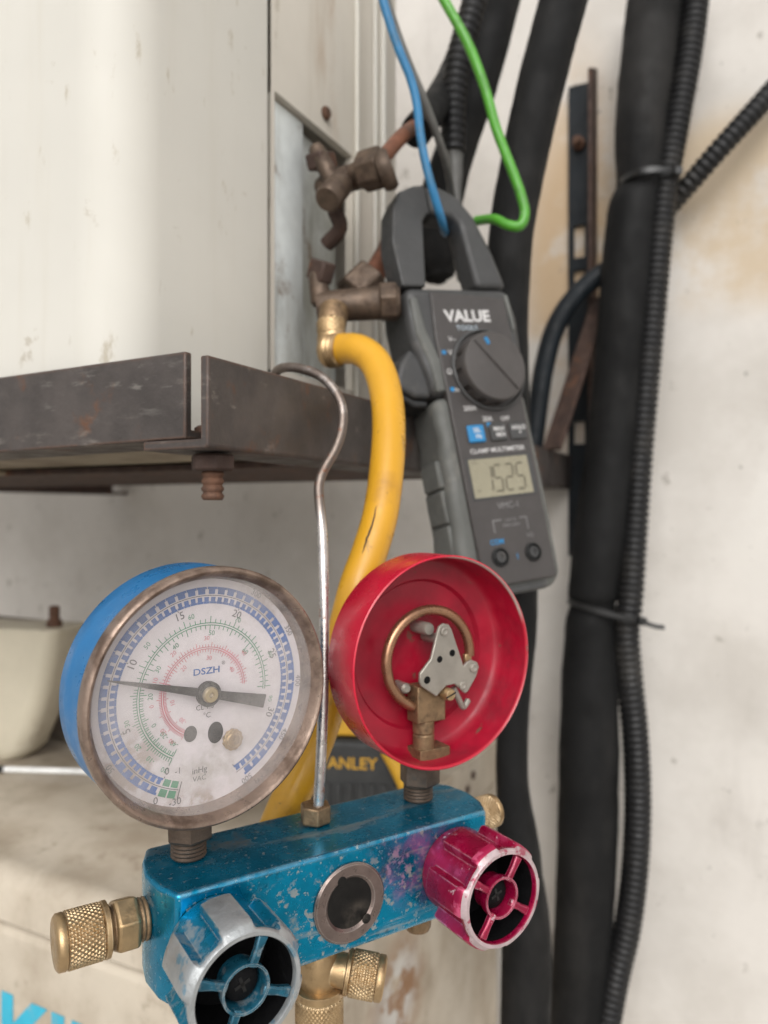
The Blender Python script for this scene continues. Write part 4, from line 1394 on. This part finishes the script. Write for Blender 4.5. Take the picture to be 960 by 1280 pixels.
m.box((-0.0021, -0.00028, 0.0097), (0.0021, 0.00028, 0.00985), X @ Matrix.Rotation(R(20), 4, 'Z'))
m.build('screw_slot', 'black', scw)
m = MB()
m.tube(smooth([(0.0085, -0.0110, 0.005), (0.0105, -0.0150, 0.005), (0.0130, -0.0185, 0.0045), (0.0155, -0.0165, 0.004)], 5), 0.0011, 10, X=XG)
m.build('sector_arm', 'zinc', gr)
m = MB()
m.lathe([(0.0018, -0.004), (0.0018, 0.0020), (0.0012, 0.0028)], XG @ Matrix.Translation((-0.0090, -0.0098, 0)), 18)
m.build('small_stud', 'zinc', gr)
m = MB()
m.box((-0.0062, -0.0218, -0.0020), (0.0052, -0.0092, 0.0050), XG)
sb = m.build('socket_block', 'brass_dirty', gr, bevel=0.0005)
m = MB()
X = GR @ Matrix.Translation((-0.0017, -0.0016, 0))
m.lathe([(0.0037, -0.0310), (0.0037, -0.0264), (0.0034, -0.0262), (0.0034, -0.0258), (0.0037, -0.0256), (0.0037, -0.0216)], X, 24)
m.box((-0.0055, -0.0035, -0.0352), (0.0066, 0.0048, -0.0308), GR @ Matrix.Translation((0, -0.002, 0)))
m.build('socket_neck', 'brass_dirty', sb, bevel=0.0003)
stem(GR, gr, SP)

# ------------------------------------------------------------------ clamp meter
CR = Matrix(((0.89258924, -0.41496611, -0.1763167), (0.43768721, 0.89136234, 0.11791132), (0.10823287, -0.18241794, 0.97724579)))
CM = Matrix.Translation((0.05637038, 0.37333709, 0.01709392 + ZC)) @ CR.to_4x4()
cm = thing('clamp_meter', 'dark grey clamp meter hanging with blue wire in its jaw', 'clamp meter', CM)
XZ = Matrix(((1, 0, 0, 0), (0, 0, 1, 0), (0, 1, 0, 0), (0, 0, 0, 1)))      # polygon (x, z) extruded along y


def mmpoly(p):
    return [(x * mm, z * mm) for x, z in p]


m = MB()
m.prism(mmpoly([(-30.5, -50), (-26, -56.5), (20, -57), (26.5, -51), (27.2, -25), (27, 10), (26.6, 42), (-27, 42), (-28, 30), (-27.2, 22), (-28.6, 14), (-28, 0), (-29.2, -8), (-28.8, -22), (-30, -30)]), 0.0012, 0.028, XZ)
m.build('grip_housing', 'm_grip', cm, bevel=0.0058, bseg=4, sharp=60)
m = MB()
m.prism(mmpoly([(-27, 42.3), (26.6, 42.3), (29.5, 58), (31.2, 82), (28.4, 98), (-32, 98), (-33.5, 85), (-33, 70)]), 0.0006, 0.029, XZ)
m.build('upper_housing', 'm_dark', cm, bevel=0.0045, bseg=3, sharp=60)
m = MB()
m.prism(mmpoly([(-21, -52), (21.4, -52), (22.4, 40), (24, 92), (-19.5, 95), (-21.5, 72), (-21, 42)]), -0.0008, 0.004, XZ)
m.build('face_plate', 'm_face', cm, bevel=0.0009, bseg=2)
# bright chamfer bars on both shoulders
m = MB()
m.prism(mmpoly([(-31, 92), (-27, 92), (-25.5, 76), (-20.6, 60), (-20.8, 44), (-26, 44), (-26.5, 58), (-31, 74)]), -0.0004, 0.004, XZ)
m.build('shoulder_strip', 'm_grip', cm, bevel=0.0012)
m = MB()
m.prism(mmpoly([(24.0, 94), (26.4, 94), (27.4, 76), (25.4, 74)]), -0.0008, 0.004, XZ)
m.build('shoulder_strip', 'm_grip', cm, bevel=0.0009)
m = MB()
m.prism(mmpoly([(-33, 98.3), (-34, 121), (-30, 140), (-25, 148), (-16, 152), (-9.5, 153), (-9.5, 137.2), (-11.5, 137), (-14.5, 133), (-20, 98.3)]), 0.0012, 0.016, XZ)
m.build('moving_jaw', 'm_dark', cm, bevel=0.0050, bseg=4, sharp=60)
m = MB()
m.prism(mmpoly([(28.2, 98.3), (24, 117), (17, 137), (9, 148), (-1, 152.8), (-9.2, 153), (-9.2, 137.2), (3, 137), (7, 133), (9.6, 98.3)]), 0.0008, 0.016, XZ)
m.build('fixed_jaw', 'm_dark', cm, bevel=0.0050, bseg=4, sharp=60)
m = MB()
m.prism(mmpoly([(-33.5, 68), (-40, 61), (-44, 53), (-43.5, 48), (-36, 43.5), (-27, 42.5), (-26.5, 58)]), 0.004, 0.022, XZ)
tr = m.build('trigger', 'm_dark', cm, bevel=0.002, bseg=3)
m = MB()
m.prism(mmpoly([(-44, 47.5), (-36, 42.8), (-28.6, 41.8), (-28.6, 38.5), (-36, 39), (-43, 44)]), 0.006, 0.021, XZ)
m.build('trigger_pad', 'tie', tr, bevel=0.001)
# rotary dial
XC = Matrix(((1, 0, 0, 0), (0, 0, -1, 0), (0, 1, 0, 0), (0, 0, 0, 1)))     # z towards viewer
X = XC @ Matrix.Translation((0.0050, 0.0538, 0.0008))
m = MB()
m.lathe([(0.0212, 0.0), (0.0210, 0.0014), (0.0200, 0.0018), (0.0194, 0.0004)], X, 64, cap0=False, cap1=False)
m.build('dial_ring', 'm_dark', cm)
X = XC @ Matrix.Translation((0.0030, 0.0529, -0.0031))
m = MB()
seg = 120
vs, fs = [], []
def kr(i, f):
    return f * (0.0174 - (0.0011 if (i % 10) in (0, 1, 2) else 0))
rowsk = [(0.002, 1.0), (0.0100, 1.0), (0.0104, -1), (0.0128, -1), (0.0136, -0.97), (0.0138, -0.93), (0.0138, 0)]
for (h, f) in rowsk:
    for i in range(seg):
        rad = kr(i, f) if f > 0 else 0.0174 * (-f)
        if f == 0:
            rad = 0.0001
        a = 2 * math.pi * i / seg
        vs.append((rad * math.cos(a), rad * math.sin(a), h))
for j in range(len(rowsk) - 1):
    for i in range(seg):
        i2 = (i + 1) % seg
        fs.append((j * seg + i, j * seg + i2, (j + 1) * seg + i2, (j + 1) * seg + i))
m.add(vs, fs, X)
dl = m.build('rotary_dial', 'm_knob', cm, sharp=40)
m = MB()
pts = [(0.0162 * math.cos(R(128 - k * 180 / 24)), 0.0162 * math.sin(R(128 - k * 180 / 24))) for k in range(25)]
m.prism(pts, 0.0137, 0.0148, X)
m.build('dial_ridge', 'm_knob', dl, bevel=0.0004)
m = MB()
m.box((-0.0019, -0.0010, 0.01485), (0.0019, 0.0010, 0.0151), X @ Matrix.Translation((-0.0032, 0.0120, 0)) @ Matrix.Rotation(R(112), 4, 'Z'))
m.build('dial_marker', 'm_blue', dl, bevel=0.0004)
for i, (x, mt) in enumerate(((-0.0098, 'm_blue'), (0.0030, 'm_dark'), (0.0148, 'm_dark'))):
    m = MB()
    m.box((x - 0.0047, 0.0219 - 0.0043, 0.0008), (x + 0.0047, 0.0219 + 0.0043, 0.0022), XC)
    bt = m.build('push_button', mt, cm, bevel=0.0009, bseg=3)
    m = MB()
    s1, s2 = (('SEL', 'Hz'), ('MAX', 'MIN'), ('HOLD', '*'))[i]
    m.text(s1, 0.0030, XC @ Matrix.Translation((x + 0.0004, 0.0234, 0.00228)), off=0.02)
    m.text(s2, 0.0030, XC @ Matrix.Translation((x + 0.0008, 0.0204, 0.00228)), off=0.02)
    m.build('button_print', 'm_white', bt)
m = MB()
w2, h2 = 0.0171, 0.0094
m.box((-w2 - 0.001, -h2 - 0.001, 0.0006), (w2 + 0.0024, h2 + 0.001, 0.0011), XC)
scr = m.build('screen_frame', 'm_dark', cm, bevel=0.0002)
m = MB()
m.box((-w2, -h2, 0.0008), (w2, h2, 0.00125), XC)
m.build('screen', 'm_lcd', scr)
SEG = {'1': 'bc', '2': 'abged', '5': 'afgcd'}


def seven(m, ch, cx, cy, w_, h_, X, t_=0.0009):
    sl = 0.09
    def bar(x0, y0, x1, y1):
        if x0 == x1:
            vs_ = [(x0 - t_ / 2 + sl * y0, y0, 0), (x0 + t_ / 2 + sl * y0, y0, 0), (x0 + t_ / 2 + sl * y1, y1, 0), (x0 - t_ / 2 + sl * y1, y1, 0)]
        else:
            vs_ = [(x0 + sl * y0, y0 - t_ / 2, 0), (x1 + sl * y0, y0 - t_ / 2, 0), (x1 + sl * y0, y0 + t_ / 2, 0), (x0 + sl * y0, y0 + t_ / 2, 0)]
        m.add(vs_, [(0, 1, 2, 3)], X @ Matrix.Translation((cx, cy, 0)))
    W, Hh, g = w_ / 2, h_ / 2, 0.0005
    S = dict(a=(-W + g, Hh, W - g, Hh), d=(-W + g, -Hh, W - g, -Hh), g=(-W + g, 0, W - g, 0), f=(-W, g, -W, Hh - g), b=(W, g, W, Hh - g), e=(-W, -Hh + g, -W, -g), c=(W, -Hh + g, W, -g))
    for s in SEG[ch]:
        bar(*S[s])


m = MB()
XL = XC @ Matrix.Translation((0, 0, 0.00135))
for ch, x in (('1', -0.0078), ('5', -0.0020), ('2', 0.0046), ('5', 0.0112)):
    seven(m, ch, x, -0.0006, 0.0044, 0.0128, XL)
m.box((-0.0009, -0.0072, 0), (0.0001, -0.0064, 0.00002), XL)
m.text('AC', 0.0018, XL @ Matrix.Translation((-0.0140, 0.0078, 0)))
m.text('A', 0.0018, XL @ Matrix.Translation((0.0095, 0.0078, 0)))
m.text('mA', 0.0016, XL @ Matrix.Translation((-0.0140, -0.0060, 0)))
m.build('screen_digits', 'm_seg', scr)
XT_ = XC @ Matrix.Translation((0, 0, 0.00088))


def letters(word, size, x, z, material, off=0.0, sx=1.0):
    m = MB()
    m.text(word, size, XT_ @ Matrix.Translation((x, z, 0)), off=off, sx=sx)
    return m.build('lettering', material, cm)


letters('VALUE', 0.0082, -0.0008, 0.0818, 'm_white', 0.035, 1.08)
letters('TOOLS', 0.0034, -0.0025, 0.0758, 'm_faintblue', 0.015, 1.15)
letters('CLAMP MULTIMETER', 0.0032, 0.0012, 0.0133, 'm_white', 0.012, 1.08)
for s, x, z, sz in (('V~', -0.0125, 0.0700, 0.0034), ('V', -0.0150, 0.0632, 0.0038), ('Ω', -0.0175, 0.0536, 0.0036), ('mA', -0.0148, 0.0446, 0.0034), ('200A', -0.0100, 0.0348, 0.0034), ('20A', -0.0012, 0.0290, 0.0034), ('OFF', 0.0092, 0.0286, 0.0030)):
    letters(s, sz, x, z, 'm_white', 0.012)
letters('COM', 0.0034, -0.0096, -0.0312, 'm_blue', 0.02)
letters('!', 0.0036, 0.0004, -0.0395, 'm_blue', 0.02)
for (x, z) in ((-0.0185, 0.0635), (-0.0178, 0.0448), (-0.0012, 0.0262)):
    m = MB()
    m.box((x - 0.0011, z - 0.0010, 0), (x + 0.0011, z + 0.0010, 0.00003), XT_)
    m.build('range_marker', 'm_blue', cm)
letters('VMC-1', 0.0044, 0.0010, -0.0143, 'm_faint')
letters('MAX 600V', 0.0022, 0.0005, -0.0240, 'm_faint')
letters('CAT III', 0.0022, 0.0005, -0.0215, 'm_faint')
letters('VΩ', 0.0030, 0.0100, -0.0302, 'm_faint')
m = MB()
m.box((-0.0100, -0.0212, 0), (-0.0095, -0.0270, 0.00003), XT_)
m.box((0.0095, -0.0212, 0), (0.0100, -0.0270, 0.00003), XT_)
m.box((-0.0100, -0.0207, 0), (-0.0048, -0.0212, 0.00003), XT_)
m.box((0.0056, -0.0207, 0), (0.0100, -0.0212, 0.00003), XT_)
m.build('bracket_line', 'm_faint', cm)
for s in (-1, 1):
    m = MB()
    m.lathe([(0.0046, 0.0007), (0.0045, 0.0018), (0.0038, 0.0020), (0.0034, 0.0010)], XC @ Matrix.Translation((s * 0.0096, -0.0385, 0)), 32, cap0=False)
    sk = m.build('test_socket', 'black', cm)
    m = MB()
    m.lathe([(0.0026, 0.0010), (0.0026, 0.0021), (0.0016, 0.0021), (0.0014, 0.0012)], XC @ Matrix.Translation((s * 0.0096, -0.0385, 0)), 24, cap0=False)
    m.build('socket_sleeve', 'm_dark', sk)
m = MB()
m.box((-0.014, -0.0565, -0.0100), (0.0150, -0.0532, 0.0006), XC)
m.build('lower_clip', 'm_dark', cm, bevel=0.0010)
for (za_, zb_) in ((-52.5, -36.5), (-35.5, -19.5), (-18.5, -2.5), (-1.5, 12.0)):
    m = MB()
    xa = -0.0295
    m.box((xa - 0.0012, 0.0062, za_ * mm), (xa + 0.004, 0.0225, zb_ * mm))
    m.build('grip_pad', 'm_grip', cm, bevel=0.0010)
